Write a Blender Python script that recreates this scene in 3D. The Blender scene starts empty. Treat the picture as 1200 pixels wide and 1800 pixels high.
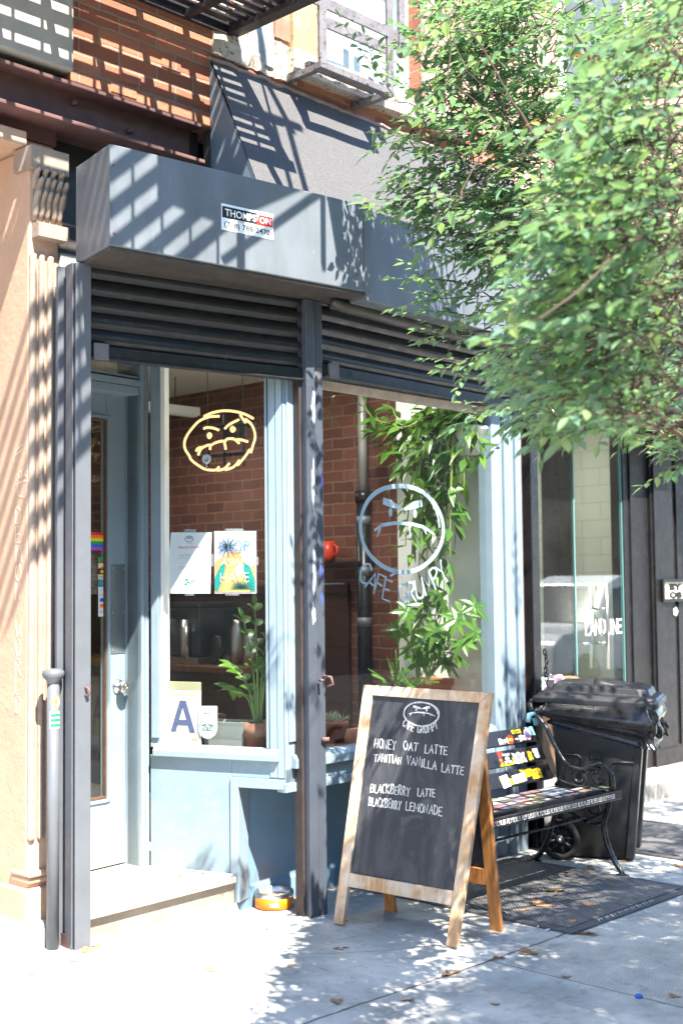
import bpy, math, random
from mathutils import Vector, Matrix, noise as mnoise
R = math.radians
rnd = random.Random(7)
C = bpy.context.scene.collection
sc = bpy.context.scene

# ------------------------------------------------------------------ camera, sky, sun, exposure
CAM = Vector((0, 0, 1.65)); PSI, PITCH, ROLL, FPX = R(46.3), R(3.3), R(0.6), 2250.0
_f = Vector((math.sin(PSI)*math.cos(PITCH), math.cos(PSI)*math.cos(PITCH), math.sin(PITCH)))
_r0 = Vector((math.cos(PSI), -math.sin(PSI), 0)); _u0 = _r0.cross(_f)
_r = _r0*math.cos(ROLL) - _u0*math.sin(ROLL); _u = _u0*math.cos(ROLL) + _r0*math.sin(ROLL)
cd = bpy.data.cameras.new('camera'); cam = bpy.data.objects.new('camera', cd); C.objects.link(cam)
cam.matrix_world = Matrix(((_r.x, _u.x, -_f.x, CAM.x), (_r.y, _u.y, -_f.y, CAM.y), (_r.z, _u.z, -_f.z, CAM.z), (0, 0, 0, 1)))
cd.sensor_fit = 'VERTICAL'; cd.sensor_height = 36; cd.lens = 45; cd.clip_end = 1000
cd.dof.use_dof = True; cd.dof.focus_distance = 6.2; cd.dof.aperture_fstop = 2.6
sc.camera = cam
SUN = Vector((0.32, 1.0, -1.6)).normalized()
w = bpy.data.worlds.new('World'); sc.world = w; w.use_nodes = True
nt = w.node_tree; nt.nodes.clear()
sky = nt.nodes.new('ShaderNodeTexSky'); sky.sky_type = 'NISHITA'; sky.sun_disc = False
sky.sun_elevation = math.asin(-SUN.z); sky.sun_rotation = R(197.7); sky.air_density = 1.0; sky.dust_density = .15; sky.ozone_density = 5.0
bg = nt.nodes.new('ShaderNodeBackground'); bg.inputs[1].default_value = 0.125
wo = nt.nodes.new('ShaderNodeOutputWorld'); nt.links.new(sky.outputs[0], bg.inputs[0]); nt.links.new(bg.outputs[0], wo.inputs[0])
sl = bpy.data.lights.new('sun', 'SUN'); sl.energy = 4.6; sl.angle = R(0.5); sl.color = (1, .935, .83)
so = bpy.data.objects.new('sun', sl); C.objects.link(so); so.rotation_euler = SUN.to_track_quat('-Z', 'Y').to_euler(); so.location = (0, -5, 12)
sc.view_settings.view_transform = 'Standard'; sc.view_settings.look = 'None'; sc.view_settings.exposure = 2.3; sc.view_settings.gamma = 1
sc.render.engine = 'CYCLES'; sc.cycles.max_bounces = 10; sc.cycles.transparent_max_bounces = 24; sc.cycles.use_denoising = True
sc.cycles.diffuse_bounces = 5; sc.cycles.caustics_reflective = False; sc.cycles.caustics_refractive = False

# ------------------------------------------------------------------ geometry helpers
def ray(px, py): return _f + _r*((px-600)/FPX) - _u*((py-900)/FPX)
def gz(px, py, z=0.0):
    d = ray(px, py); return CAM + d*((z-CAM.z)/d.z)
def proj(p):
    d = Vector(p)-CAM; z = d.dot(_f)
    return (600+FPX*d.dot(_r)/z, 900-FPX*d.dot(_u)/z, z)
class Fr:   # a local frame: x along, y into the building, z up
    def __init__(s, o, ex=(1, 0, 0), ez=(0, 0, 1), ey=None):
        s.o = Vector(o); s.ex = Vector(ex).normalized(); s.ez = Vector(ez).normalized()
        s.ey = Vector(ey).normalized() if ey else s.ez.cross(s.ex).normalized()
    def p(s, x, y, z): return s.o + s.ex*x + s.ey*y + s.ez*z
    def at(s, px, py, y=0.0):   # where the sight line meets the frame's plane, in local x, z
        d = ray(px, py); q = s.o + s.ey*y; t = (q-CAM).dot(s.ey)/d.dot(s.ey); P = CAM+d*t-s.o
        return P.dot(s.ex), P.dot(s.ez)
    def off(s, x, y, z): return Fr(s.p(x, y, z), s.ex, s.ez, s.ey)
W0 = Fr((0, 0, 0))
BASE = {}
class MB:
    def __init__(s, fr=W0): s.fr = fr; s.v = []; s.f = []; s.m = []; s.s = []; s.mi = 0; s.sm = False
    def face(s, idx): s.f.append(idx); s.m.append(s.mi); s.s.append(s.sm)
    def add(s, pts):
        b = len(s.v); s.v.extend(Vector(p) for p in pts); return b
    def L(s, *p): return s.fr.p(*p)
    def quad(s, a, b, c, d): i = s.add((a, b, c, d)); s.face((i, i+1, i+2, i+3)); return s
    def box(s, x0, x1, y0, y1, z0, z1, fr=None):
        fr = fr or s.fr
        b = s.add([fr.p(x, y, z) for z in (z0, z1) for y in (y0, y1) for x in (x0, x1)])
        for q in ((0, 2, 3, 1), (4, 5, 7, 6), (0, 1, 5, 4), (2, 6, 7, 3), (0, 4, 6, 2), (1, 3, 7, 5)): s.face(tuple(b+k for k in q))
        return s
    def loft(s, rings, closed=True, cap=True):
        n = len(rings[0]); bs = [s.add(r) for r in rings]
        for a, b in zip(bs, bs[1:]):
            for k in range(n if closed else n-1):
                k2 = (k+1) % n; s.face((a+k, a+k2, b+k2, b+k))
        if cap and closed:
            s.face(tuple(bs[0]+k for k in reversed(range(n)))); s.face(tuple(bs[-1]+k for k in range(n)))
        return s
    def ext(s, poly, d):   # extrude a world polygon along a vector
        d = Vector(d); return s.loft([[Vector(p) for p in poly], [Vector(p)+d for p in poly]])
    def tube(s, pts, r, n=8, cap=True):
        pts = [Vector(p) for p in pts]; rs = r if isinstance(r, (list, tuple)) else [r]*len(pts)
        rings = []; prev = None
        for i, p in enumerate(pts):
            t = (pts[min(i+1, len(pts)-1)]-pts[max(i-1, 0)])
            t = t.normalized() if t.length > 1e-9 else Vector((0, 0, 1))
            a = prev if prev is not None else (Vector((0, 0, 1)) if abs(t.z) < .9 else Vector((1, 0, 0)))
            a = (a-t*a.dot(t)); a = a.normalized() if a.length > 1e-6 else t.orthogonal().normalized(); prev = a
            b = t.cross(a)
            rings.append([p+(a*math.cos(2*math.pi*k/n)+b*math.sin(2*math.pi*k/n))*rs[i] for k in range(n)])
        return s.loft(rings, True, cap)
    def lathe(s, prof, n=24, fr=None, cx=0, cy=0, cap=True):
        fr = fr or s.fr
        rings = [[fr.p(cx+r*math.cos(2*math.pi*k/n), cy+r*math.sin(2*math.pi*k/n), z) for k in range(n)] for r, z in prof]
        return s.loft(rings, True, cap)
    def ribbon(s, pts, wd, y=0.0, t=.002, fr=None):   # a flat stroke in the frame's x-z plane, front at y-t
        fr = fr or s.fr
        if len(pts) < 2: return s
        ws = wd if isinstance(wd, (list, tuple)) else [wd]*len(pts); rings = []
        for i, (x, z) in enumerate(pts):
            x0, z0 = pts[max(i-1, 0)]; x1, z1 = pts[min(i+1, len(pts)-1)]
            dx, dz = x1-x0, z1-z0; l = math.hypot(dx, dz) or 1; nx, nz = -dz/l*ws[i]/2, dx/l*ws[i]/2
            ex_, ez_ = (0, 0)
            if i == 0: ex_, ez_ = -dx/l*ws[i]*.35, -dz/l*ws[i]*.35
            if i == len(pts)-1: ex_, ez_ = dx/l*ws[i]*.35, dz/l*ws[i]*.35
            x += ex_; z += ez_
            rings.append([fr.p(x+nx, y-t, z+nz), fr.p(x-nx, y-t, z-nz), fr.p(x-nx, y, z-nz), fr.p(x+nx, y, z+nz)])
        return s.loft(rings)
    def disc(s, x, z, rx, rz, y=0.0, t=.002, n=20, fr=None):
        fr = fr or s.fr
        a = [(x+rx*math.cos(2*math.pi*k/n), z+rz*math.sin(2*math.pi*k/n)) for k in range(n)]
        return s.loft([[fr.p(px, y-t, pz) for px, pz in a], [fr.p(px, y, pz) for px, pz in a]])
    def flat(s, poly, y=0.0, t=.002, fr=None):
        fr = fr or s.fr
        return s.loft([[fr.p(px, y-t, pz) for px, pz in poly], [fr.p(px, y, pz) for px, pz in poly]])
    def text(s, body, x, z, h, y=0.0, t=.0015, w=None, fr=None, align='LEFT', shear=0, bold=0, rot=0):
        fr = fr or s.fr
        cu = bpy.data.curves.new('lettering', 'FONT'); cu.body = body; cu.size = 1; cu.shear = shear; cu.offset = bold; cu.resolution_u = 3
        o = bpy.data.objects.new('lettering', cu); me = bpy.data.meshes.new_from_object(o)
        xs = [v.co.x for v in me.vertices] or [0, 1]; ys = [v.co.y for v in me.vertices] or [0, 1]
        x0, x1, y0, y1 = min(xs), max(xs), min(ys), max(ys)
        sy = h/max(y1-y0, 1e-6); sx = w/max(x1-x0, 1e-6) if w else sy
        ww = (x1-x0)*sx; dx = {'LEFT': 0, 'CENTER': -ww/2, 'RIGHT': -ww}[align]
        cr, sr = math.cos(rot), math.sin(rot)
        def P(v, yy):
            a = (v.co.x-x0)*sx+dx; b = (v.co.y-y0)*sy
            return fr.p(x+a*cr-b*sr, yy, z+a*sr+b*cr)
        b0 = s.add([P(v, y-t) for v in me.vertices])
        for p in me.polygons: s.face(tuple(b0+i for i in p.vertices))
        bpy.data.meshes.remove(me); bpy.data.objects.remove(o); bpy.data.curves.remove(cu)
        return s
    def build(s, name, mats, parent=None, bevel=0, solid=0):
        base = BASE.get(parent.name, Vector()) if parent else Vector()
        me = bpy.data.meshes.new(name); me.from_pydata([v-base for v in s.v], [], s.f)
        mats = mats if isinstance(mats, (list, tuple)) else [mats]
        for m in mats: me.materials.append(m)
        me.polygons.foreach_set('material_index', s.m); me.polygons.foreach_set('use_smooth', s.s); me.update()
        o = bpy.data.objects.new(name, me); C.objects.link(o)
        if parent: o.parent = parent
        BASE[o.name] = base
        if bevel:
            b = o.modifiers.new('bevel', 'BEVEL'); b.width = bevel; b.segments = 2; b.limit_method = 'ANGLE'; b.angle_limit = R(35)
        return o
def thing(name, label, cat, loc, group=None):
    o = bpy.data.objects.new(name, None); C.objects.link(o); o.location = loc; o.empty_display_size = .1
    o['label'] = label; o['category'] = cat
    if group: o['group'] = group
    BASE[o.name] = Vector(loc); return o
def tag(o, label, cat, group=None):
    o['label'] = label; o['category'] = cat
    if group: o['group'] = group
    return o
def struct(o): o['kind'] = 'structure'; return o
def one(mb, name, mats, label, cat, loc, group=None, bevel=0):   # a thing that is a single mesh
    base = Vector(loc); mb.v = [v-base for v in mb.v]
    o = mb.build(name, mats, None, bevel); o.location = base; BASE[o.name] = base
    return tag(o, label, cat, group)

# ------------------------------------------------------------------ materials
def srgb(r, g, b): return tuple(((c/255)/12.92 if c/255 < .04045 else ((c/255+.055)/1.055)**2.4) for c in (r, g, b))
class NT:
    def __init__(s, name):
        s.m = bpy.data.materials.new(name); s.m.use_nodes = True; s.t = s.m.node_tree; s.t.nodes.clear()
        s.out = s.n('OutputMaterial'); s.b = s.n('BsdfPrincipled'); s.l(s.b.outputs[0], s.out.inputs[0])
        s.tc = s.n('TexCoord')
    def n(s, k, **kw):
        x = s.t.nodes.new('ShaderNode'+k)
        for a, v in kw.items(): setattr(x, a, v)
        return x
    def l(s, a, b): s.t.links.new(a, b)
    def noise(s, scale, detail=6, rough=.6, vec=None, dist=0):
        x = s.n('TexNoise'); x.inputs['Scale'].default_value = scale; x.inputs['Detail'].default_value = detail
        x.inputs['Roughness'].default_value = rough; x.inputs['Distortion'].default_value = dist
        s.l(vec or s.tc.outputs['Object'], x.inputs['Vector']); return x.outputs['Fac']
    def map(s, scale=(1, 1, 1), rot=(0, 0, 0), loc=(0, 0, 0), vec=None):
        x = s.n('Mapping'); x.inputs['Scale'].default_value = scale; x.inputs['Rotation'].default_value = rot; x.inputs['Location'].default_value = loc
        s.l(vec or s.tc.outputs['Object'], x.inputs['Vector']); return x.outputs[0]
    def ramp(s, fac, stops):
        x = s.n('ValToRGB'); e = x.color_ramp.elements
        while len(e) < len(stops): e.new(.5)
        for el, (p, c) in zip(e, stops): el.position = p; el.color = (*c, 1) if len(c) == 3 else c
        s.l(fac, x.inputs[0]); return x.outputs[0]
    def math(s, op, a, b=None, c=None):
        x = s.n('Math', operation=op)
        for i, v in enumerate((a, b, c)):
            if v is None: continue
            if isinstance(v, (int, float)): x.inputs[i].default_value = v
            else: s.l(v, x.inputs[i])
        return x.outputs[0]
    def mix(s, fac, a, b, blend='MIX'):
        x = s.n('Mix', data_type='RGBA', blend_type=blend)
        for i, v in ((0, fac), (6, a), (7, b)):
            if isinstance(v, (int, float)): x.inputs[i].default_value = v
            elif isinstance(v, tuple): x.inputs[i].default_value = (*v[:3], 1)
            else: s.l(v, x.inputs[i])
        return x.outputs[2]
    def bump(s, h, st=.3, dist=.01, nrm=None):
        x = s.n('Bump'); x.inputs['Strength'].default_value = st; x.inputs['Distance'].default_value = dist
        s.l(h, x.inputs['Height'])
        if nrm: s.l(nrm, x.inputs['Normal'])
        s.l(x.outputs[0], s.b.inputs['Normal']); return x.outputs[0]
    def set(s, **kw):
        for k, v in kw.items():
            i = s.b.inputs[k.replace('_', ' ')]
            if isinstance(v, (int, float)): i.default_value = v
            elif isinstance(v, tuple): i.default_value = (*v[:3], 1)
            else: s.l(v, i)
        return s
def sc_(c, k): return tuple(min(1, x*k) for x in c)
def M(name, col, rough=.6, metal=0, var=.18, scale=5, bump=.15, bscale=60, chips=None, chipcol=(.5, .48, .45), dust=0, streak=False):
    t = NT(name)
    vec = t.map((1, 1, .12)) if streak else None
    c = t.ramp(t.noise(scale, 7, .65, vec), [(.28, sc_(col, 1-var)), (.72, sc_(col, 1+var))])
    if dust: c = t.mix(t.ramp(t.noise(scale*3.1, 8, .75), [(.52, (0, 0, 0)), (.78, (dust,)*3)]), c, (.45, .42, .38))
    if chips:
        c = t.mix(t.ramp(t.noise(38, 5, .7), [(1-chips, (0, 0, 0)), (1-chips+.02, (1, 1, 1))]), c, chipcol)
    rg = t.ramp(t.noise(scale*2.3, 5), [(.3, (max(0, rough-.1),)*3), (.7, (min(1, rough+.12),)*3)])
    t.set(Base_Color=c, Roughness=rg, Metallic=metal)
    if bump: t.bump(t.noise(bscale, 5, .7), bump, .004)
    return t.m
def plain(name, col, rough=.55, metal=0, emit=0):
    t = NT(name); t.set(Base_Color=col, Roughness=rough, Metallic=metal)
    if emit: t.b.inputs['Emission Color'].default_value = (*col, 1); t.b.inputs['Emission Strength'].default_value = emit
    return t.m
def streaky(m):   # pale specks and drips down a sheet metal face
    t = NT.__new__(NT); t.m = m; t.t = m.node_tree; t.b = next(n for n in t.t.nodes if n.type == 'BSDF_PRINCIPLED'); t.tc = next(n for n in t.t.nodes if n.type == 'TEX_COORD')
    src = t.b.inputs['Base Color'].links[0].from_socket
    c = t.mix(t.ramp(t.noise(1, 4, .6, t.map((34, 34, 2.2))), [(.66, (0, 0, 0)), (.72, (.35,)*3)]), src, (.4, .4, .39))
    c = t.mix(t.ramp(t.noise(1, 3, .6, t.map((90, 90, 14))), [(.74, (0, 0, 0)), (.76, (.8,)*3)]), c, (.7, .7, .68))
    c = t.mix(t.ramp(t.noise(1, 6, .7, t.map((5, 5, 1.0))), [(.35, (.35,)*3), (.6, (0, 0, 0))]), c, (.07, .075, .085))
    t.l(c, t.b.inputs['Base Color']); return m
def paper(name, col, var=.03): return M(name, col, .7, 0, var, 8, .05, 30)
def brick(name, plane, c1, c2, mortar, bw=.215, bh=.075, ms=.007, grime=.35, rough=.85, bumpst=.7):
    t = NT(name); sp = t.n('SeparateXYZ'); t.l(t.tc.outputs['Object'], sp.inputs[0]); cb = t.n('CombineXYZ')
    wob = t.math('MULTIPLY', t.math('SUBTRACT', t.noise(7, 3), .5), .022)
    t.l(t.math('ADD', sp.outputs[0 if plane == 'XZ' else 1], wob), cb.inputs[0]); t.l(t.math('ADD', sp.outputs[2], wob), cb.inputs[1])
    bt = t.n('TexBrick'); t.l(cb.outputs[0], bt.inputs['Vector'])
    for k, v in (('Scale', 1), ('Mortar Size', ms), ('Mortar Smooth', .35), ('Brick Width', bw), ('Row Height', bh), ('Bias', 0)): bt.inputs[k].default_value = v
    bt.inputs['Color1'].default_value = (*c1, 1); bt.inputs['Color2'].default_value = (*c2, 1); bt.inputs['Mortar'].default_value = (*mortar, 1)
    c = t.mix(t.ramp(t.noise(3.2, 8, .7), [(.35, (grime,)*3), (.62, (0, 0, 0))]), bt.outputs['Color'], sc_(c1, .45))
    c = t.mix(t.ramp(t.noise(26, 6, .75), [(.55, (0, 0, 0)), (.75, (.4,)*3)]), c, mortar)
    t.set(Base_Color=c, Roughness=rough)
    h = t.math('ADD', t.math('MULTIPLY', bt.outputs['Fac'], -1), t.math('MULTIPLY', t.noise(45, 6, .7), .55))
    t.bump(h, bumpst, .012); return t.m
def glass(name, tint=(.97, .99, .985), k=1.0, dust=.06):
    t = NT(name); tr = t.n('BsdfTransparent'); tr.inputs[0].default_value = (*tint, 1)
    gl = t.n('BsdfGlossy'); gl.inputs['Roughness'].default_value = .004; gl.inputs[0].default_value = (1, 1, 1, 1)
    lw = t.n('LayerWeight'); lw.inputs[0].default_value = .5
    fr = t.math('ADD', .022, t.math('MULTIPLY', t.math('POWER', lw.outputs['Facing'], 4.0), .8))
    m1 = t.n('MixShader'); t.l(t.math('MULTIPLY', fr, k), m1.inputs[0]); t.l(tr.outputs[0], m1.inputs[1]); t.l(gl.outputs[0], m1.inputs[2])
    df = t.n('BsdfDiffuse'); df.inputs[0].default_value = (.75, .75, .72, 1)
    sp = t.ramp(t.noise(170, 3, .8), [(.66, (0, 0, 0)), (.74, (1, 1, 1))]); big = t.ramp(t.noise(2.2, 6, .7), [(.4, (.12,)*3), (.75, (1, 1, 1))])
    fac = t.math('MULTIPLY', t.math('ADD', t.math('MULTIPLY', sp, .55), .22), t.math('MULTIPLY', big, dust))
    m2 = t.n('MixShader'); t.l(fac, m2.inputs[0]); t.l(m1.outputs[0], m2.inputs[1]); t.l(df.outputs[0], m2.inputs[2])
    t.l(m2.outputs[0], t.out.inputs[0]); return t.m
def leafmat(name, cols, trans=.35, rough=.38):
    t = NT(name); g = t.n('NewGeometry')
    n = len(cols); c = t.ramp(g.outputs['Random Per Island'], [(i/(n-1) if n > 1 else 0, q) for i, q in enumerate(cols)])
    t.set(Base_Color=c, Roughness=rough)
    tl = t.n('BsdfTranslucent'); t.l(t.mix(.6, c, (.35, .5, .05), 'ADD') if False else t.mix(.45, c, (.22, .38, .07)), tl.inputs[0])
    mx = t.n('MixShader'); mx.inputs[0].default_value = trans; t.l(t.b.outputs[0], mx.inputs[1]); t.l(tl.outputs[0], mx.inputs[2])
    t.l(mx.outputs[0], t.out.inputs[0]); return t.m
def woodmat(name, col, dark, axis=2, rough=.6, worn=None):
    t = NT(name); s = [26, 26, 26]; s[axis] = 1.6
    c = t.ramp(t.noise(1.6, 7, .65, t.map(tuple(s)), .6), [(.3, dark), (.68, col)])
    if worn: c = t.mix(t.ramp(t.noise(5, 6, .7), [(.42, (0, 0, 0)), (.6, (.8,)*3)]), c, worn)
    t.set(Base_Color=c, Roughness=rough); t.bump(t.noise(2, 6, .7, t.map(tuple(x*2 for x in s))), .25, .003); return t.m
BLUE = srgb(132, 150, 161)
def wornblue(name, rough):
    t = NT(name); c = t.ramp(t.noise(3, 7, .65), [(.28, sc_(BLUE, .9)), (.72, sc_(BLUE, 1.08))])
    c = t.mix(t.ramp(t.noise(1, 6, .7, t.map((16, 16, 1.3))), [(.5, (0, 0, 0)), (.75, (.3,)*3)]), c, srgb(118, 130, 136))
    c = t.mix(t.ramp(t.noise(9, 8, .8), [(.58, (0, 0, 0)), (.74, (.55,)*3)]), c, srgb(112, 120, 122))
    c = t.mix(t.ramp(t.noise(46, 5, .75), [(.69, (0, 0, 0)), (.71, (1, 1, 1))]), c, srgb(190, 194, 190)); c = t.mix(t.ramp(t.noise(31, 5, .75, t.map(loc=(4, 2, 9))), [(.72, (0, 0, 0)), (.735, (1, 1, 1))]), c, srgb(86, 84, 80))
    t.set(Base_Color=c, Roughness=rough); t.bump(t.math('ADD', t.noise(26, 5, .7), t.math('MULTIPLY', t.noise(1, 4, .6, t.map((90, 90, 4))), .6)), .22, .003); return t.m
m_blue = wornblue('blue_grey_paint', .45)
m_blue_rough = M('blue_grey_paint_on_stucco', srgb(124, 146, 158), .6, 0, .12, 4, .6, 16, chips=.29, chipcol=srgb(165, 178, 182), dust=.25)
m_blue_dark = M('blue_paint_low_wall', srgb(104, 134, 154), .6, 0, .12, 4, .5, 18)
m_navy = M('navy_black_metal_paint', srgb(106, 113, 120), .45, 0, .14, 4, .12, 30, chips=.25, chipcol=(.4, .4, .4))
streaky(m_navy)
m_navy2 = M('navy_black_post_paint', srgb(94, 98, 104), .4, 0, .12, 5, .15, 26, chips=.24, chipcol=(.45, .42, .4))
m_navy3 = M('dark_navy_post_paint', srgb(70, 76, 86), .36, 0, .14, 5, .2, 26, chips=.27, chipcol=(.35, .34, .33))
m_shut = M('black_shutter_paint', srgb(27, 29, 33), .36, 0, .25, 6, .12, 40, chips=.3, chipcol=(.3, .28, .26), dust=.06)
m_soffit = M('dark_brown_grey_sheet', srgb(66, 62, 60), .5, 0, .2, 4, .1, 40, dust=.1)
m_black = M('black_gloss_paint', (.012, .012, .014), .32, 0, .3, 6, .1, 40)
m_blackwall = M('weathered_black_paint', srgb(24, 24, 26), .45, 0, .3, 5, .3, 30, chips=.27, chipcol=(.16, .15, .14), dust=.05)
m_iron = M('rusty_black_iron', srgb(40, 38, 40), .55, .2, .35, 14, .4, 50, chips=.36, chipcol=srgb(120, 82, 60))
m_irongrey = M('weathered_grey_iron', srgb(118, 114, 116), .6, .1, .3, 14, .5, 60, chips=.42, chipcol=srgb(52, 48, 48))
m_rust = M('red_brown_steel', srgb(112, 80, 76), .7, 0, .2, 7, .3, 70)
m_tan = M('tan_wall_paint', srgb(192, 160, 136), .8, 0, .1, 5, .9, 20, chips=.33, chipcol=srgb(168, 132, 108), dust=.25)
m_tanl = M('worn_pale_stone', srgb(156, 140, 126), .85, 0, .2, 9, .8, 24, chips=.4, chipcol=srgb(150, 132, 116))
m_stone = M('pale_stone', srgb(172, 166, 158), .8, 0, .12, 5, .5, 30)
m_oldstone = M('crumbling_pale_stone', srgb(190, 178, 162), .85, 0, .25, 9, 1.0, 14, chips=.42, chipcol=srgb(110, 96, 84))
m_step = M('worn_marble_step', srgb(200, 186, 172), .6, 0, .1, 6, .2, 30, streak=False)
m_riser = M('grey_cement_riser', srgb(140, 132, 122), .85, 0, .2, 8, .8, 20)
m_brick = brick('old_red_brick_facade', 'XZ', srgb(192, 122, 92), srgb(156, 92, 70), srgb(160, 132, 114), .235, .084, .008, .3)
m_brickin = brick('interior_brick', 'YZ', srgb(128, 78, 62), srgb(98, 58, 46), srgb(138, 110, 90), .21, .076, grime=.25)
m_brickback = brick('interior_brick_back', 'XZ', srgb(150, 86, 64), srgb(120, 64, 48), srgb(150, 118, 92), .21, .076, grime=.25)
m_pale = M('pale_peeling_render', srgb(180, 152, 134), .85, 0, .3, 3.2, 1.0, 14, chips=.44, chipcol=srgb(150, 100, 82))
m_white = M('white_wall_paint', srgb(238, 238, 230), .6, 0, .03, 2, .06, 30)
m_glass = glass('window_glass', dust=.035)
m_glassd = glass('dusty_door_glass', dust=.05)
m_glassg = glass('green_shop_glass', (.84, .91, .885), 1.5, .06)
m_glassedge = plain('glass_edge', srgb(120, 170, 170), .15)
m_chrome = plain('brushed_steel', (.55, .55, .54), .3, 1)
m_steelplate = M('worn_steel_plate', srgb(128, 138, 142), .42, .6, .1, 6, .1, 50)
m_cast = M('black_cast_iron_gloss', (.014, .015, .017), .25, 0, .3, 10, .25, 40, chips=.26, chipcol=(.35, .34, .33))
m_terra = M('terracotta', srgb(176, 104, 72), .8, 0, .12, 7, .2, 40)
m_terra2 = M('brown_terracotta', srgb(150, 104, 82), .8, 0, .14, 7, .2, 40, dust=.2)
m_soil = M('potting_soil', (.03, .02, .015), .95, 0, .4, 30, 1, 30)
m_fire = plain('emission_neon_tube', (1, .66, .30), .4, 0, .26)
m_woodb = woodmat('weathered_oak', srgb(212, 176, 136), srgb(168, 120, 78), worn=srgb(214, 200, 182))
m_woodo = woodmat('orange_oak', srgb(206, 140, 74), srgb(150, 88, 40))
m_woodbr = woodmat('brown_wood', srgb(120, 72, 44), srgb(70, 38, 22))
def chalkmat():
    t = NT('chalk'); c = t.ramp(t.noise(190, 4, .8), [(.34, (.16, .16, .17)), (.56, (.80, .79, .77))]); t.set(Base_Color=c, Roughness=.9); return t.m
m_chalk = chalkmat()
m_wpaint = paper('pale_window_paint', srgb(150, 172, 184))
m_rubber = M('black_rubber', (.012, .012, .012), .7, 0, .3, 10, .3, 50)
m_bin = M('black_bin_plastic', (.016, .017, .019), .42, 0, .2, 8, .25, 90)
m_bag = M('black_bag_film', (.016, .016, .018), .2, 0, .2, 6, .5, 12)
m_orange = M('orange_enamel', (.80, .20, .008), .35, 0, .04, 6, .03, 50)
def slate():
    t = NT('chalkboard_slate')
    sm = t.ramp(t.noise(2.4, 8, .72, t.map((1.6, 1.6, .5), (.5, .3, .4)), 1.6), [(.42, (0, 0, 0)), (.75, (.75,)*3)])
    c = t.mix(sm, (.022, .025, .034), (.12, .125, .135)); c = t.mix(t.ramp(t.noise(1.2, 5, .6, t.map((9, 2, 2), (.3, .2, .9)), 2.5), [(.58, (0, 0, 0)), (.7, (.35,)*3)]), c, (.2, .2, .2)); t.set(Base_Color=c, Roughness=.55); t.bump(t.noise(220, 3), .08, .002); return t.m
m_slate = slate()
def felt():
    t = NT('charcoal_awning_felt')
    c = t.ramp(t.noise(240, 3, .8), [(.35, srgb(46, 46, 50)), (.6, srgb(96, 95, 95)), (.75, srgb(150, 148, 144))])
    c = t.mix(t.ramp(t.noise(3, 6), [(.3, (.25,)*3), (.7, (0, 0, 0))]), c, srgb(70, 70, 74))
    t.set(Base_Color=c, Roughness=.75); t.bump(t.noise(200, 3, .8), .4, .004); return t.m
m_felt = felt()
def pavement():
    t = NT('pavement_concrete'); sp = t.n('SeparateXYZ'); t.l(t.tc.outputs['Object'], sp.inputs[0])
    x, y = sp.outputs[0], sp.outputs[1]
    wob = t.math('MULTIPLY', t.math('SUBTRACT', t.noise(9, 5), .5), .03)
    def line(v, at, wd): return t.math('LESS_THAN', t.math('ABSOLUTE', t.math('SUBTRACT', t.math('ADD', v, wob), at)), wd)
    fine = t.noise(420, 3, .8); c = t.ramp(fine, [(.3, srgb(190, 188, 182)), (.7, srgb(222, 220, 212))])
    c = t.mix(t.ramp(t.noise(1.7, 8, .7), [(.36, (.7,)*3), (.62, (0, 0, 0))]), c, srgb(118, 120, 120))
    c = t.mix(t.ramp(t.noise(11, 7, .75), [(.54, (0, 0, 0)), (.70, (.6,)*3)]), c, srgb(104, 104, 104))
    c = t.mix(t.ramp(t.noise(60, 3, .8), [(.62, (0, 0, 0)), (.72, (.5,)*3)]), c, srgb(86, 86, 88))
    vo = t.n('TexVoronoi'); vo.inputs['Scale'].default_value = 4.2; t.l(t.tc.outputs['Object'], vo.inputs['Vector'])
    spot = t.math('LESS_THAN', t.math('ADD', vo.outputs['Distance'], t.math('MULTIPLY', t.noise(30, 3), .06)), .115)
    ck = t.math('MULTIPLY', t.math('LESS_THAN', t.math('ABSOLUTE', t.math('SUBTRACT', t.noise(.9, 8, .62), .5)), .0016), t.math('GREATER_THAN', t.noise(.7, 2), 5.0))
    c = t.mix(t.math('MULTIPLY', spot, t.math('MULTIPLY', t.math('GREATER_THAN', t.noise(1.3, 2), .42), .8)), c, srgb(58, 58, 62))
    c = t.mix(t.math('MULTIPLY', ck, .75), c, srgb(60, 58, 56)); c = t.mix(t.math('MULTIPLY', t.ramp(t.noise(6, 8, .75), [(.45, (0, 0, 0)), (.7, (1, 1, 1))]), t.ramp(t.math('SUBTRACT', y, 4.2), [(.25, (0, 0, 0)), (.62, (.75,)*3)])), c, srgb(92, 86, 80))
    agg = t.math('MULTIPLY', t.math('GREATER_THAN', x, 4.57), t.math('LESS_THAN', y, 3.43))
    c = t.mix(t.math('MULTIPLY', agg, t.ramp(t.noise(150, 4, .8), [(.45, (0, 0, 0)), (.6, (.55,)*3)])), c, srgb(112, 108, 104))
    j = t.math('MAXIMUM', line(y, 3.50, .0065), t.math('MAXIMUM', t.math('MULTIPLY', line(x, 4.57, .004), t.math('LESS_THAN', y, 3.5)),
        t.math('MAXIMUM', t.math('MULTIPLY', line(x, 6.62, .006), 1), t.math('MAXIMUM', line(y, 1.98, .006), t.math('MULTIPLY', line(t.math('ADD', t.math('MULTIPLY', x, .55), y), 6.36, .003), t.math('LESS_THAN', x, 4.6))))))
    c = t.mix(t.math('MULTIPLY', j, .8), c, srgb(66, 62, 58))
    t.set(Base_Color=c, Roughness=.88)
    h = t.math('ADD', t.math('MULTIPLY', t.noise(150, 5, .75), .5), t.math('MULTIPLY', j, -2)); h = t.math('ADD', h, t.noise(14, 6, .7))
    t.bump(h, .45, .006); return t.m
m_pave = pavement()
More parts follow.
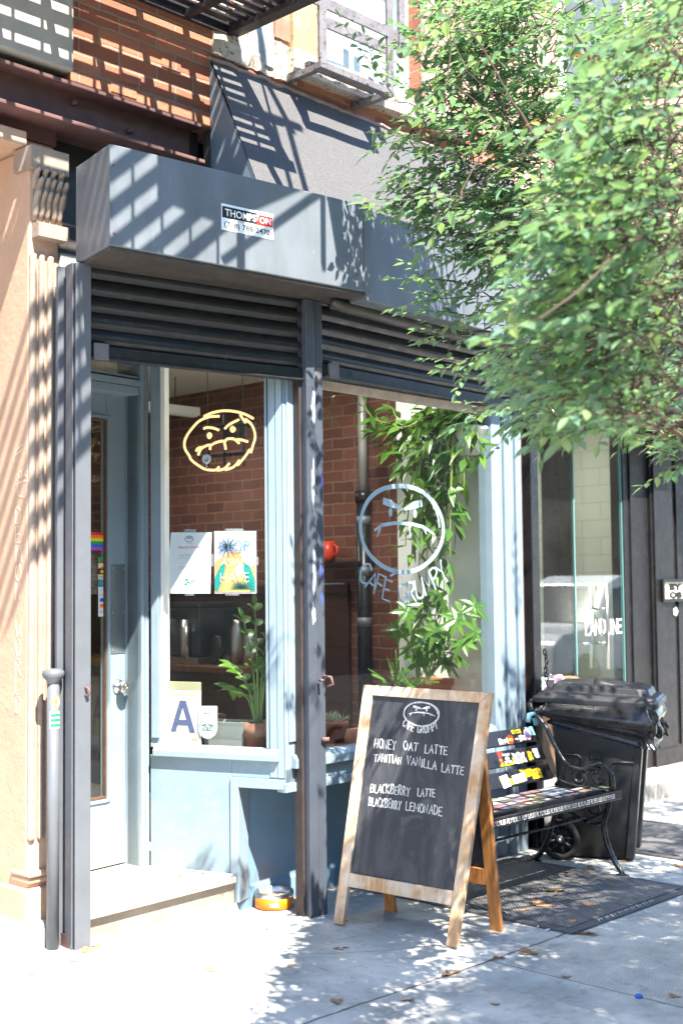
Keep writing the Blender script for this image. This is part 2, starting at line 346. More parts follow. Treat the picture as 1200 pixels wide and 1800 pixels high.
def treadplate():
    t = NT('worn_tread_plate'); sp = t.n('SeparateXYZ'); t.l(t.tc.outputs['Object'], sp.inputs[0])
    a = t.math('MULTIPLY', t.math('ADD', sp.outputs[0], sp.outputs[1]), 150); b = t.math('MULTIPLY', t.math('SUBTRACT', sp.outputs[0], sp.outputs[1]), 150)
    h = t.math('MULTIPLY', t.math('SINE', a), t.math('SINE', b)); h = t.math('POWER', t.math('ABSOLUTE', h), .6)
    c = t.ramp(t.noise(5, 8, .7), [(.3, srgb(80, 80, 84)), (.7, srgb(126, 124, 122))]); c = t.mix(t.ramp(h, [(.55, (0, 0, 0)), (.9, (.5,)*3)]), c, srgb(142, 140, 138))
    t.set(Base_Color=c, Roughness=.5, Metallic=.35); t.bump(h, .9, .006); return t.m
m_tread = treadplate()
def tiles():
    t = NT('pale_tile_wall'); sp = t.n('SeparateXYZ'); t.l(t.tc.outputs['Object'], sp.inputs[0]); cb = t.n('CombineXYZ')
    t.l(t.math('ADD', sp.outputs[0], sp.outputs[1]), cb.inputs[0]); t.l(sp.outputs[2], cb.inputs[1])
    bt = t.n('TexBrick'); t.l(cb.outputs[0], bt.inputs['Vector'])
    for k, v in (('Scale', 1), ('Mortar Size', .004), ('Brick Width', .4), ('Row Height', .16)): bt.inputs[k].default_value = v
    bt.inputs['Color1'].default_value = (*srgb(186, 186, 178), 1); bt.inputs['Color2'].default_value = (*srgb(180, 180, 172), 1); bt.inputs['Mortar'].default_value = (*srgb(160, 160, 152), 1)
    t.set(Base_Color=bt.outputs['Color'], Roughness=.5); return t.m
m_tile = tiles()
def wicker():
    t = NT('wicker_weave'); wv = t.n('TexWave'); wv.inputs['Scale'].default_value = 40; wv.bands_direction = 'Z'; t.l(t.tc.outputs['Object'], wv.inputs['Vector'])
    w2 = t.n('TexWave'); w2.inputs['Scale'].default_value = 26; w2.bands_direction = 'X'; t.l(t.tc.outputs['Object'], w2.inputs['Vector'])
    h = t.math('MULTIPLY', wv.outputs['Fac'], w2.outputs['Fac']); t.set(Base_Color=t.ramp(h, [(.0, srgb(96, 66, 40)), (.5, srgb(196, 156, 112))]), Roughness=.6); t.bump(h, .8, .006); return t.m
m_wicker = wicker()
m_leafT = leafmat('tree_leaf', [(.09, .18, .09), (.14, .26, .16), (.16, .30, .23), (.17, .33, .18), (.25, .38, .17), (.24, .33, .13)], .5, .26)
m_leafR = leafmat('red_tree_leaf', [(.30, .045, .03), (.42, .10, .05)], .4)
m_leafV = leafmat('glossy_plant_leaf', [(.03, .09, .012), (.06, .15, .02), (.10, .20, .03)], .35, .28)
m_leafZ = leafmat('bright_plant_leaf', [(.07, .18, .02), (.13, .27, .03), (.03, .10, .015)], .35, .3)
m_leafF = leafmat('fern_leaf', [(.05, .16, .015), (.09, .24, .03)], .4, .5)
m_succ = leafmat('pale_succulent', [(.35, .40, .26), (.45, .45, .32)], .2, .5)
m_stem = plain('green_stem', (.16, .24, .05), .5)
m_bark = M('brown_twig_bark', (.075, .05, .035), .8, 0, .3, 20, .5, 60)
m_dry = leafmat('dry_brown_leaf', [srgb(150, 104, 70), srgb(176, 132, 92), srgb(128, 84, 54)], .15, .8)
INK = lambda n, r, g, b, ro=.55: plain(n, srgb(r, g, b), ro)
k_black = INK('black_ink', 24, 24, 28); k_white = INK('white_vinyl', 236, 236, 234); k_red = INK('red_vinyl', 222, 48, 44)
k_orange = INK('orange_vinyl', 246, 130, 40); k_yellow = INK('yellow_vinyl', 246, 214, 32); k_green = INK('green_vinyl', 28, 160, 92)
k_blue = INK('blue_vinyl', 40, 104, 206); k_purple = INK('purple_vinyl', 172, 74, 190); k_teal = INK('teal_vinyl', 36, 160, 150)
k_navy = INK('slate_blue_ink', 88, 98, 138); k_grey = INK('grey_ink', 120, 122, 128); k_pink = INK('pink_vinyl', 232, 170, 186)
k_lilac = INK('lilac_paper', 226, 206, 214); k_sand = INK('sand_paper', 240, 200, 120); k_peach = INK('peach_paper', 240, 172, 112)
k_cyan = INK('cyan_ink', 60, 150, 214); k_mint = INK('mint_ink', 120, 216, 196); k_dgreen = INK('dark_green_ink', 36, 92, 84); k_cream = paper('cream_card', srgb(226, 222, 196))
k_paper = paper('white_paper', srgb(232, 236, 238)); k_gold = INK('brass_ink', 170, 140, 60)

# ------------------------------------------------------------------ hand lettering (stroke alphabet, unit box)
def arc(cx, cy, rx, ry, a0, a1, n=9): return [(cx+rx*math.cos(R(a0+(a1-a0)*i/n)), cy+ry*math.sin(R(a0+(a1-a0)*i/n))) for i in range(n+1)]
SF = {
 'A': [[(0, 0), (.36, 1), (.72, 0)], [(.14, .36), (.6, .36)]], 'B': [[(0, 0), (0, 1)], [(0, 1)]+arc(.3, .76, .28, .24, 90, -90)+[(0, .52)], [(0, .52)]+arc(.34, .26, .32, .26, 90, -90)+[(0, 0)]],
 'C': [arc(.38, .5, .38, .5, 50, 310, 12)], 'D': [[(0, 0), (0, 1)], [(0, 1)]+arc(.2, .5, .48, .5, 80, -80, 10)+[(0, 0)]],
 'E': [[(.55, 1), (0, 1), (0, 0), (.58, 0)], [(0, .52), (.46, .52)]], 'F': [[(.58, 1), (0, 1), (0, 0)], [(0, .52), (.44, .52)]],
 'G': [arc(.38, .5, .38, .5, 50, 330, 12)+[(.72, .42), (.42, .42)]], 'H': [[(0, 0), (0, 1)], [(.62, 0), (.62, 1)], [(0, .5), (.62, .5)]],
 'I': [[(.1, 0), (.1, 1)]], 'J': [[(.5, 1), (.5, .25)]+arc(.27, .22, .23, .22, 0, -170, 6)], 'K': [[(0, 0), (0, 1)], [(.6, 1), (0, .45), (.62, 0)]],
 'L': [[(0, 1), (0, 0), (.55, 0)]], 'M': [[(0, 0), (.06, 1), (.42, .3), (.78, 1), (.86, 0)]], 'N': [[(0, 0), (0, 1), (.62, 0), (.62, 1)]],
 'O': [arc(.36, .5, .36, .5, 90, 460, 14)], 'P': [[(0, 0), (0, 1)], [(0, 1)]+arc(.28, .74, .3, .26, 90, -90)+[(0, .48)]],
 'R': [[(0, 0), (0, 1)], [(0, 1)]+arc(.26, .75, .28, .25, 90, -90)+[(0, .5)], [(.2, .5), (.62, 0)]],
 'S': [arc(.32, .75, .28, .25, 40, 260, 8)+arc(.32, .25, .3, .25, 90, -140, 8)], 'T': [[(0, 1), (.72, 1)], [(.36, 1), (.36, 0)]],
 'U': [[(0, 1), (0, .35)]+arc(.31, .32, .31, .32, 180, 360, 8)+[(.62, 1)]], 'V': [[(0, 1), (.34, 0), (.68, 1)]], 'W': [[(0, 1), (.22, 0), (.45, .7), (.68, 0), (.9, 1)]],
 'X': [[(0, 1), (.6, 0)], [(.6, 1), (0, 0)]], 'Y': [[(0, 1), (.32, .5), (.64, 1)], [(.32, .5), (.26, 0)]], 'Z': [[(0, 1), (.6, 1), (0, 0), (.62, 0)]], ' ': [],
 '\'': [[(.05, 1.25), (.3, 1.1)]]}
SW = {'I': .22, 'M': .88, 'W': .92, 'L': .56, 'E': .6, 'F': .6, 'J': .5, ' ': .55, 'S': .64}
def stroke_text(mb, s, x0, z0, x1, z1, h, wd, y=0, t=.0015, fr=None, gap=.22, jit=.05, seed=1, arcf=None):
    q = random.Random(seed); adv = []; x = 0
    for ch in s: adv.append(x); x += SW.get(ch, .7)+gap
    tot = x-gap; ux, uz = (x1-x0)/tot, (z1-z0)/tot
    for ch, a in zip(s, adv):
        jz = q.uniform(-jit, jit); js = 1+q.uniform(-jit, jit)*1.5; sl_ = q.uniform(-.04, .1)
        if arcf: cx, cz, rot = arcf((a+.35)/tot)
        for st in SF.get(ch, []):
            pts = []
            for (px, pz) in st:
                px += q.uniform(-jit, jit)*.5; pz = pz*js+jz+q.uniform(-jit, jit)*.4
                if arcf:
                    lx, lz = (px-.35)*ux_len(x1-x0, tot), (pz-.5)*h
                    pts.append((cx+lx*math.cos(rot)-lz*math.sin(rot), cz+lx*math.sin(rot)+lz*math.cos(rot)))
                else:
                    e = a+px+pz*sl_
                    pts.append((x0+ux*e, z0+uz*e+pz*h))
            mb.ribbon(pts, [wd*q.uniform(.8, 1.2) for _ in pts], y, t, fr)
def ux_len(l, tot): return l/tot
def ring_pts(cx, cz, rx, rz, q, a0=0, a1=360, n=40, wob=.015):
    ph = [q.uniform(0, 6) for _ in range(3)]
    o = []
    for i in range(n+1):
        a = R(a0+(a1-a0)*i/n); k = 1+wob*(math.sin(2*a+ph[0])+.6*math.sin(3*a+ph[1])+.4*math.sin(5*a+ph[2]))
        o.append((cx+rx*k*math.cos(a), cz+rz*k*math.sin(a)))
    return o
def frown_face(mb, cx, cz, rx, rz, wd, y, t, fr, seed=3):   # the shop's round frowning emblem
    q = random.Random(seed); X = lambda a: cx+a*rx; Z = lambda b: cz+b*rz; W = wd
    mb.ribbon(ring_pts(cx, cz, rx, rz, q, 100, 330), W, y, t, fr)
    mb.ribbon(ring_pts(cx, cz, rx*1.0, rz*1.0, q, -32, 112), W*1.05, y-t*.6, t, fr)
    mb.ribbon(ring_pts(cx, cz, rx*.94, rz*.97, q, 5, 75, 14), W*.5, y, t, fr)
    for s in (-1, 1):
        mb.ribbon([(X(s*.44), Z(.60)), (X(s*.30), Z(.56)), (X(s*.02), Z(.44))], [W*1.5, W*1.7, W*.4], y, t, fr)
        mb.disc(X(s*.30), Z(.36), W*.62, W*1.0, y, t, 14, fr)
    mb.ribbon([(X(-.68), Z(-.06)), (X(-.5), Z(.06)), (X(-.2), Z(.12)), (X(.2), Z(.12)), (X(.5), Z(.06)), (X(.78), Z(-.10))], [W*.4, W*.8, W*.8, W*.8, W*.8, W*.4], y, t, fr)
    for (a, b, c, d) in ((-.52, .06, -.62, -.2), (.16, .12, .17, -.16), (.5, .06, .58, -.1)):
        mb.ribbon([(X(a), Z(b)), (X(c), Z(d))], [W*.7, W*.3], y, t, fr)

# ------------------------------------------------------------------ shared frames
FL = Fr((3.394, 4.861, 0), (.985, -.171, 0))          # left bay: plane of the shutter posts
CP = Vector((4.660, 4.641, 0)); FRt = Fr(CP, (.998, .058, 0))   # right bay
FH = Fr((3.272, 4.499, 0), (.9937, -.112, 0))          # front of the left shutter housing
FD = Fr((4.154, 5.586, 0), (.995, .098, 0))           # door leaf
FW = Fr((4.222, 5.445, 0), (.3475, -.9377, 0))          # side window running from the door to the corner
FF = Fr((4.497, 4.703, 0), (.998, .062, 0))           # front window
YW = 5.05; FA = Fr((0, YW, 0))                         # upper facade
FF = Fr((4.497, 4.703, 0), (.9995, .030, 0))
# ------------------------------------------------------------------ setting: street, pavement
def sm(t): t = max(0, min(1, t)); return t*t*(3-2*t)
def ground(x, y): return .06*sm((4.45-x)/.95)*sm((y-3.1)/1.3)
mb = MB(); mb.quad((-300, -300, -.14), (300, -300, -.14), (300, 300, -.14), (-300, 300, -.14))
struct(mb.build('road', M('asphalt', (.05, .05, .052), .9, 0, .2, 3, .5, 60)))
mb = MB()
xs = [-40, -20, -8, 0, 1]+[1.5+.1*i for i in range(66)]+[9, 12, 20, 40]; ys = [.5, 1, 1.5, 2]+[2.2+.1*i for i in range(36)]
b = mb.add([(x, y, ground(x, y)+.0012*mnoise.noise((x*3, y*3, 0))) for y in ys for x in xs]); n = len(xs); mb.sm = True
for j in range(len(ys)-1):
    for i in range(n-1): mb.face((b+j*n+i, b+j*n+i+1, b+(j+1)*n+i+1, b+(j+1)*n+i))
mb.sm = False
mb.quad((-40, .5, -.14), (40, .5, -.14), (40, .5, 0), (-40, .5, 0))
struct(mb.build('pavement', m_pave))

# ------------------------------------------------------------------ the old brick building above the shop
bb = thing('brick_building', 'old red brick building with a rusty steel beam above the café awning', 'building', (4.2, YW, 3.8))
mb = MB(FA)   # brick wall, pierced by the window
wu0, wu1, wz0, wz1 = 5.13, 6.05, 4.66, 6.6
for (x0, x1, z0, z1) in ((3.44, wu0, 4.06, 9), (wu0, wu1, 4.06, wz0), (wu1, 6.95, 4.06, 9), (wu0, wu1, wz1, 9)):
    mb.box(x0, x1, 0, .3, z0, z1)
rq = random.Random(11)
for k in range(9):   # proud, chipped bricks
    x = 3.46+rq.random()*.9; z = 4.08+rq.randrange(0, 12)*.073
    if x < 4.5: mb.box(x, x+rq.uniform(.06, .19), -rq.uniform(.003, .008), .01, z, z+.06)
mb.build('wall', m_brick, bb, .006)
mb = MB(FA); mb.box(4.32, 6.95, -.02, .06, 3.3, 4.06); mb.box(3.44, 4.32, .2, .3, 3.0, 3.86); mb.box(4.236, 4.318, .105, .3, 3.861, 4.06); mb.box(4.325, 4.7, .2, .3, 3.0, 4.05); mb.build('shop_lintel', m_soffit, bb)
mb = MB(FA)   # I-beam: web and flanges
mb.box(1.5, 4.235, .07, .1, 3.86, 4.058); mb.box(1.5, 4.24, -.05, .2, 3.842, 3.862); mb.box(1.5, 4.235, -.03, .2, 4.036, 4.057)
beam = mb.build('steel_beam', m_rust, bb, .004)
for (px, py) in ((226, 231), (128, 182)):
    mb = MB(FA); mb.sm = True; x, z = FA.at(px, py, .07); mb.lathe([(.012, 0), (.016, .012), (.013, .026), (.004, .032)], 10, Fr(FA.p(x, .07, z), (1, 0, 0), (0, -1, 0))); mb.build('bolt', m_rust, beam)
def jag_block(mb, x0, x1, y0, y1, z0, z1, amp, seed, nx=26):   # a rough-edged ledge
    q = random.Random(seed); rings = []
    for i in range(nx+1):
        x = x0+(x1-x0)*i/nx; f = lambda k: amp*(mnoise.noise((x*9, k*7.1, seed))+.6*mnoise.noise((x*31, k*3.3, seed)))
        rings.append([FA.p(x, y0+f(1), z0+f(2)), FA.p(x, y0+f(3)-.01, z0+(z1-z0)*.5+f(4)), FA.p(x, y0+f(5), z1+f(6)), FA.p(x, y1, z1+f(6)), FA.p(x, y1, z0+f(2))])
    mb.loft(rings)
mb = MB(FA); s0 = FA.at(505, 122, -.07); s1 = FA.at(700, 214, -.07)
jag_block(mb, 4.86, 6.4, -.08, .03, s0[1]+.005, s0[1]+.135, .012, 3)
jag_block(mb, 4.33, 4.95, -.015, .03, 4.46, 4.62, .016, 5); mb.build('window_sill', m_oldstone, bb)
mb = MB(FA); mb.box(4.47, wu0, -.012, .01, 4.60, 5.6); mb.box(wu1, 6.9, -.012, .01, 4.62, 9); mb.build('pale_render', m_pale, bb)
def wpatch(nm, mat, px0, py0, px1, py1, y0, amp, seed):
    a = FA.at(px0, py1); b_ = FA.at(px1, py0); mb = MB(FA); jag_block(mb, a[0], b_[0], y0, .02, a[1], b_[1], amp, seed, 14); mb.build(nm, mat, bb)
wpatch('rough_stone', M('yellowish_rough_stone', srgb(176, 154, 112), .9, 0, .3, 12, 1.2, 12, chips=.4, chipcol=srgb(120, 98, 66)), 506, 22, 556, 112, -.035, .018, 21)
wpatch('blue_patch', M('pale_blue_wall_patch', srgb(150, 160, 164), .85, 0, .2, 8, .6, 20), 432, 42, 476, 104, -.020, .012, 22)
wpatch('salmon_brick', M('salmon_brick_patch', srgb(172, 122, 100), .85, 0, .2, 10, .6, 24), 478, 8, 504, 66, -.022, .006, 23)
mb = MB(FA); jag_block(mb, 3.46, 4.4, -.05, .03, 4.66, 4.76, .02, 8); mb.build('string_course', m_oldstone, bb)
mb = MB(FA)
for (x0, x1, z0, z1) in ((wu0, wu0+.07, wz0, wz1), (wu1-.07, wu1, wz0, wz1), (wu0+.07, wu1-.07, wz0, wz0+.07), (wu0+.07, wu1-.07, 5.5, 5.56), (wu0+.07, wu1-.07, wz1-.07, wz1)): mb.box(x0, x1, .1, .17, z0, z1)
wf = mb.build('window', M('pale_window_frame', srgb(196, 204, 206), .5), bb, .004)
mb = MB(FA); mb.box(wu0+.07, wu1-.07, .13, .136, wz0+.07, wz1-.07); mb.build('pane', glass('upper_glass', (.85, .9, .9), 1.0, .3), wf)
mb = MB(FA); mb.box(wu0+.07, wu1-.07, .2, .22, wz0, wz1); mb.build('blind', m_white, wf)

# left neighbour: tan painted pilaster with carved capital and its shop opening
tb = thing('stone_pilaster', 'tan painted stone pilaster with carved capital left of the café', 'pilaster', (3.30, 5.1, 0))
FS = Fr((3.222, YW, 0), (0, -1, 0))
mb = MB(FA)
mb.box(3.222, 3.385, .0, 1.6, .05, 3.695); mb.box(3.224, 3.43, .11, 1.6, 3.696, 3.771)
for (a, b_) in ((53, 67), (69, 81), (84, 97)):
    x0 = FA.at(a, 900, -.02)[0]; x1 = FA.at(b_, 900, -.02)[0]; mb.box(x0+.004, x1-.002, -.018, .01, .52, 3.2)
mb.m = [0]*12+[1]*(len(mb.f)-12); mb.build('shaft', [m_tan, m_tanl], tb, .012)
mb = MB(FA); mb.sm = False
mb.box(3.21, 3.40, -.035, .12, .36, .385); mb.box(3.215, 3.395, -.02, .12, .33, .358); mb.box(3.20, 3.40, -.03, .2, .05, .31)
mb.build('plinth', m_tan, tb, .01)
mb = MB(FA); mb.box(3.2, 3.405, -.05, .1, 3.585, 3.69); mb.box(3.235, 3.40, -.06, .1, 3.27, 3.335); mb.sm = True
q = random.Random(5)
for lay, (zc, ln, nn) in enumerate(((3.35, .16, 5), (3.42, .15, 5), (3.5, .11, 4))):   # carved acanthus leaves
    for i in range(nn):
        x = 3.24+.15*(i+.5*(lay % 2))/(nn-.5); pts = []
        for k in range(6):
            t = k/5; pts.append(FA.p(x+q.uniform(-.003, .003), -.012-.028*t-.03*max(0, t-.6)*2, zc+ln*t-.05*max(0, t-.75)*2))
        mb.tube(pts, [.010, .016, .018, .017, .015, .008], 7)
mb.sm = False; mb.box(3.235, 3.39, -.012, .1, 3.335, 3.59); mb.build('carved_capital', m_tanl, tb)
mb = MB(FS); q = random.Random(9)
for i, ch in enumerate('DEMON WORLD'):
    if ch == ' ': continue
    x, z = FS.at(44, 905+i*33.5)
    for st in SF[ch]: mb.ribbon([(x-.075+.06*a+q.uniform(-.004, .004), z+.075*(b_-.5)) for a, b_ in st], .006, 0, .0015)
m_fch = paper('faint_chalk', srgb(214, 196, 178), .1); mb.build('chalk_writing', m_fch, tb); mb = MB(FS)
for pts in ([(30, 850), (34, 872), (44, 874), (50, 848)], [(28, 851), (40, 846), (52, 845)], [(33, 832), (37, 827), (39, 836), (34, 840), (32, 833)], [(44, 832), (49, 828), (48, 838), (44, 834)], [(24, 812), (30, 790), (42, 780), (38, 792), (28, 800)]):
    mb.ribbon([FS.at(*p) for p in pts], .006, 0, .0015)
mb.build('chalk_doodle', m_fch, tb)
nb = thing('corner_building', 'pale stone and tan lintel of the building left of the pilaster', 'building', (2.4, 5.1, 3.9))
mb = MB(FA); mb.box(-6, 3.437, -.045, .3, 4.10, 9); mb.build('stone_band', m_stone, nb, .012)
mb = MB(FA); mb.box(-6, 3.222, .02, .6, 3.70, 3.772); mb.box(-6, 3.222, .6, .7, 3.4, 3.70); mb.build('lintel', m_tan, nb, .006)
mb = MB(FA); mb.box(-6, 3.2, 1.6, 1.7, .1, 3.655); mb.build('shop_wall', m_tan, nb)
mb = MB(FA); mb.box(-6, 3.36, -.09, .5, .0, .17); mb.build('threshold', m_stone, nb, .03)
mb = MB(FA); mb.box(-6, 3.435, .1, .28, 3.772, 4.10); mb.build('rear_wall', m_rust, nb)
mb = MB(FA); mb.box(-6, 3.222, .71, 1.7, 3.66, 3.70); mb.build('porch_ceiling', m_black, nb)

# ------------------------------------------------------------------ awning
aw = thing('shop_awning', 'steep charcoal felt awning with a blue grey side above the café', 'awning', (5.6, 4.8, 3.6))
ya0, za0, ya1, za1 = 5.03, 4.425, 4.595, 3.50
mb = MB(); nx, ny = 60, 10; rows = []
for j in range(ny+1):
    t = j/ny; rows.append([Vector((4.31+2.65*i/nx, ya0+(ya1-ya0)*t, za0+(za1-za0)*t-.04*(4.31+2.65*i/nx-4.31)/2.65*(1-t)+.006*mnoise.noise((i*.25, j*.5, 2)))) for i in range(nx+1)])
mb.sm = True; mb.loft(rows, closed=False)
mb.loft([[p+Vector((0, .012, -.006)) for p in r] for r in rows], closed=False); mb.build('felt_cover', m_felt, aw)
mb = MB(); mb.loft([[Vector((4.312, ya0+.02, 4.425)), Vector((4.312, 5.03, 3.5)), Vector((4.312, ya1, 3.5))], [Vector((4.325, ya0+.02, 4.425)), Vector((4.325, 5.03, 3.5)), Vector((4.325, ya1, 3.5))]])
mb.build('side_panel', M('awning_side_paint', srgb(112, 126, 138), .5, 0, .1, 4, .1, 30), aw)
mb = MB(); mb.sm = True   # rough lead flashing along the top
mb.tube([Vector((4.29+2.6*i/90, 5.03+.006*mnoise.noise((i*.4, 1, 1)), 4.43-.04*i/90+.012*mnoise.noise((i*.33, 5, 1)))) for i in range(91)], [.012+.005*mnoise.noise((i*.7, 9, 1)) for i in range(91)], 7)
mb.build('flashing', M('dull_flashing', srgb(150, 132, 124), .7, 0, .3, 20, .5, 50), aw)

# ------------------------------------------------------------------ shutter housings with their shutters
def plan_box(mb, pts, z0, z1): mb.loft([[Vector((x, y, z0)) for x, y in pts], [Vector((x, y, z1)) for x, y in pts]])
A, Bf = FH.p(0, 0, 0), FH.p(1.49, 0, 0)
h1 = thing('shutter_housing', 'dark metal roll shutter housing with a door company sticker over the café door', 'shutter housing', (4.0, 4.6, 3.13), 'roll shutter housings over the shopfront')
mb = MB(); plan_box(mb, [(A.x, A.y), (Bf.x, Bf.y), (4.775, 4.64), (3.352, 4.869)], 3.137, 3.585)
# folded sheet seams and the corner angle
cas = mb.build('casing', m_navy, h1, .005)
mb = MB(FH); x, z = FH.at(380, 330)
mb.box(1.462, 1.492, -.004, .0, 3.13, 3.60); mb.build('corner_strip', m_navy, h1)
mb = MB(FH); mb.box(.0, .004, -.003, 0, 3.14, 3.58); mb.build('corner_strip', m_navy, h1)
for (px, py) in ((200, 290), (201, 410), (627, 377), (627, 484)):
    mb = MB(FH); mb.sm = True; x, z = FH.at(px, py); mb.lathe([(.006, 0), (.005, .004), (.001, .006)], 8, Fr(FH.p(x, 0, z), FH.ex, -FH.ey)); mb.build('screw', m_rust, h1)
mb = MB(); plan_box(mb, [(A.x+.012, A.y+.012), (Bf.x-.012, Bf.y+.012), (4.755, 4.64), (3.372, 4.862)], 3.122, 3.136); mb.build('soffit', m_soffit, h1)
x0, z1 = FH.at(389, 357); x1, z0 = FH.at(480, 420); xb, zb = FH.at(389, 403)
# sticker as a small sheared plate following the sign's tilt
sl_ = -.02
st = MB(FH.off(x0, 0, zb)); SWd = x1-x0; SHt = z1-zb; FSt = st.fr
st.box(0, SWd, -.002, 0, 0, SHt); stick = st.build('sticker', k_paper, h1); stick['label'] = 'white red and black door company sticker with phone number'
mb = MB(FSt); mb.box(.004, SWd*.68, -.003, -.002, SHt*.47, SHt*.90); mb.build('black_band', k_black, stick)
mb = MB(FSt); mb.flat([(SWd*.66, SHt*.47), (SWd*.985, SHt*.47), (SWd*.985, SHt*.86), (SWd*.72, SHt*.86)], -.003, .001); mb.build('red_band', k_red, stick)
mb = MB(FSt); mb.text('THOMPS', SWd*.06, SHt*.54, SHt*.28, -.003, .0012, SWd*.60, bold=.02); mb.text('ON', SWd*.72, SHt*.54, SHt*.24, -.004, .0012, SWd*.23, bold=.02); mb.build('name_lettering', k_white, stick)
mb = MB(FSt); mb.text('(718) 788-2470', SWd*.05, SHt*.07, SHt*.27, -.002, .0012, SWd*.88, bold=.02); mb.text('OVERHEAD DOOR CO., INC.', SWd*.27, SHt*.385, SHt*.055, -.002, .0012, SWd*.42); mb.build('number_lettering', k_black, stick)

h2 = thing('shutter_housing', 'dark metal roll shutter housing half hidden by leaves over the front window', 'shutter housing', (5.8, 4.5, 3.1), 'roll shutter housings over the shopfront')
mb = MB(); plan_box(mb, [(4.762, 4.368), (6.9, 4.47), (6.9, 4.76), (4.777, 4.64)], 3.105, 3.585); mb.build('casing', m_navy, h2, .005)
mb = MB(); mb.sm = True; mb.tube([(4.66, 4.50, 3.105), (4.72, 4.50, 3.09), (5.2, 4.53, 3.085), (6.0, 4.57, 3.085), (6.9, 4.61, 3.085)], [.02, .032, .034, .034, .034], 10); mb.build('rolled_lip', m_soffit, h2)

m_plate = M('grey_plate', srgb(104, 100, 102), .6, .3, .2, 20, .2, 60)
def shutter(name, label, fr, x0, x1, z0, z1, pitch=.0775):
    t = thing(name, label, 'roller shutter', fr.p((x0+x1)/2, .04, z0), 'roller shutters half lowered over the shopfront')
    mb = MB(fr); n = int((z1-z0-.07)/pitch)+1; prof = []
    zz = z0+.07
    for k in range(n):   # curved interlocking slats
        for j in range(7):
            a = j/6; prof.append((-.008-.016*math.sin(math.pi*min(1, a*.98)), zz+pitch*(k+a*.92)))
        prof.append((-.001, zz+pitch*(k+.935))); prof.append((-.001, zz+pitch*(k+.985)))
    mb.sm = False
    a = [fr.p(x0, y, z) for y, z in prof]; m1 = [fr.p(x0+(x1-x0)*.5, y-.004, z-.002) for y, z in prof]; b_ = [fr.p(x1, y, z) for y, z in prof]
    mb.loft([a, m1, b_], closed=False); c = mb.build('slat_curtain', m_shut, t)
    mb = MB(fr); mb.box(x0, x1, -.03, -.002, z0, z0+.066); mb.box(x0, x1, -.042, -.03, z0, z0+.012); bar = mb.build('bottom_bar', m_shut, t, .004)
    mb = MB(fr)
    for xa in (x0+.03, x1-.055): mb = MB(fr); mb.box(xa, xa+.075, -.048, -.031, z0-.002, z0+.075); mb.build('lift_plate', m_plate, bar, .003)
    return t
xa = FL.at(158, 640)[0]; xc = FL.at(538, 640)[0]
shutter('roller_shutter', 'black slatted shutter rolled down above the café door', FL, xa-.03, xc+.045, 2.697, 3.14)
xa2 = FRt.at(563, 640)[0]; xb2 = FRt.at(922, 640)[0]
shutter('roller_shutter', 'black slatted shutter rolled down above the front window', FRt, xa2-.01, xb2+.02, 2.735, 3.12)

# guide posts
def post(label, fr, spans, z0, z1, hasp=None, pads=()):
    t = thing('shutter_post', label, 'post', fr.p((spans[0][0]+spans[0][1])/2, 0, z0), 'black steel posts between the shutters')
    for k, (x0, x1, y0, y1, mt) in enumerate(spans):
        mb = MB(fr); mb.box(x0, x1, y0, y1, z0, z1); mb.build('front_plate' if k == 0 else 'channel', mt, t, .004)
    if hasp:
        x, z = fr.at(*hasp, -.055); mb = MB(fr.off(0, -.036, 0)); fr = mb.fr; mb.box(x-.012, x+.012, -.006, 0, z-.03, z+.03); mb.sm = True
        mb.tube([fr.p(x, -.004, z+.018), fr.p(x+.012, -.035, z+.014), fr.p(x+.016, -.045, z), fr.p(x+.012, -.035, z-.018), fr.p(x, -.004, z-.022)], .0055, 8); mb.build('hasp', m_rust, t)
    return t
p0, p1 = FL.at(133, 1200, -.055)[0], FL.at(160.5, 1200, -.055)[0]; c0, c1 = FL.at(101, 1200, .06)[0], FL.at(122, 1200, .06)[0]
lp = post('black steel post at the left edge of the café door', FL, [(p0, p1, -.055, .05, m_navy2), (c0, c1, .06, .085, m_navy2), (c1+.001, p0-.001, .05, .08, m_black), (p0-.012, p0-.006, -.045, .03, m_navy2)], .05, 3.13, (148, 1215))
mb = MB(FL); mb.box(c0+.02, p0-.014, -.01, .058, .045, .12); mb.build('foot_bracket', m_rust, lp, .004)
q0, q1, q2 = FL.at(543, 1200, -.06)[0], FL.at(558, 1200, -.06)[0]-.012, FL.at(572, 1200, -.045)[0]-.012
cp = post('black steel post with painted sun patches and blue splashes between door and front window', FL, [(q0, q1+.012, -.06, .03, m_navy3), (q1+.012, q2+.012, -.045, .03, m_navy3), (q0-.018, q0-.002, -.02, .05, M('dark_brown_edge', srgb(54, 44, 42), .6, 0, .3, 12, .3, 40))], 0, 3.12)
x, z = FL.at(568, 1195, -.05)
FL_ = FL; FL = FL.off(0, -.04, 0)
mb = MB(FL); mb.sm = True; mb.tube([FL.p(x-.03, -.02, z), FL.p(x-.03, -.05, z)], .008, 8); mb.tube([FL.p(x, -.01, z+.02), FL.p(x+.02, -.05, z+.015), FL.p(x+.03, -.055, z-.02), FL.p(x+.01, -.03, z-.035)], .007, 8)
mb.build('latch', m_rust, cp); mb = MB(FL); mb.sm = True; mb.tube([FL.p(x-.01, -.01, z-.30), FL.p(x+.02, -.03, z-.30)], .012, 8); mb.build('bolt_stub', m_rust, cp); FL = FL_
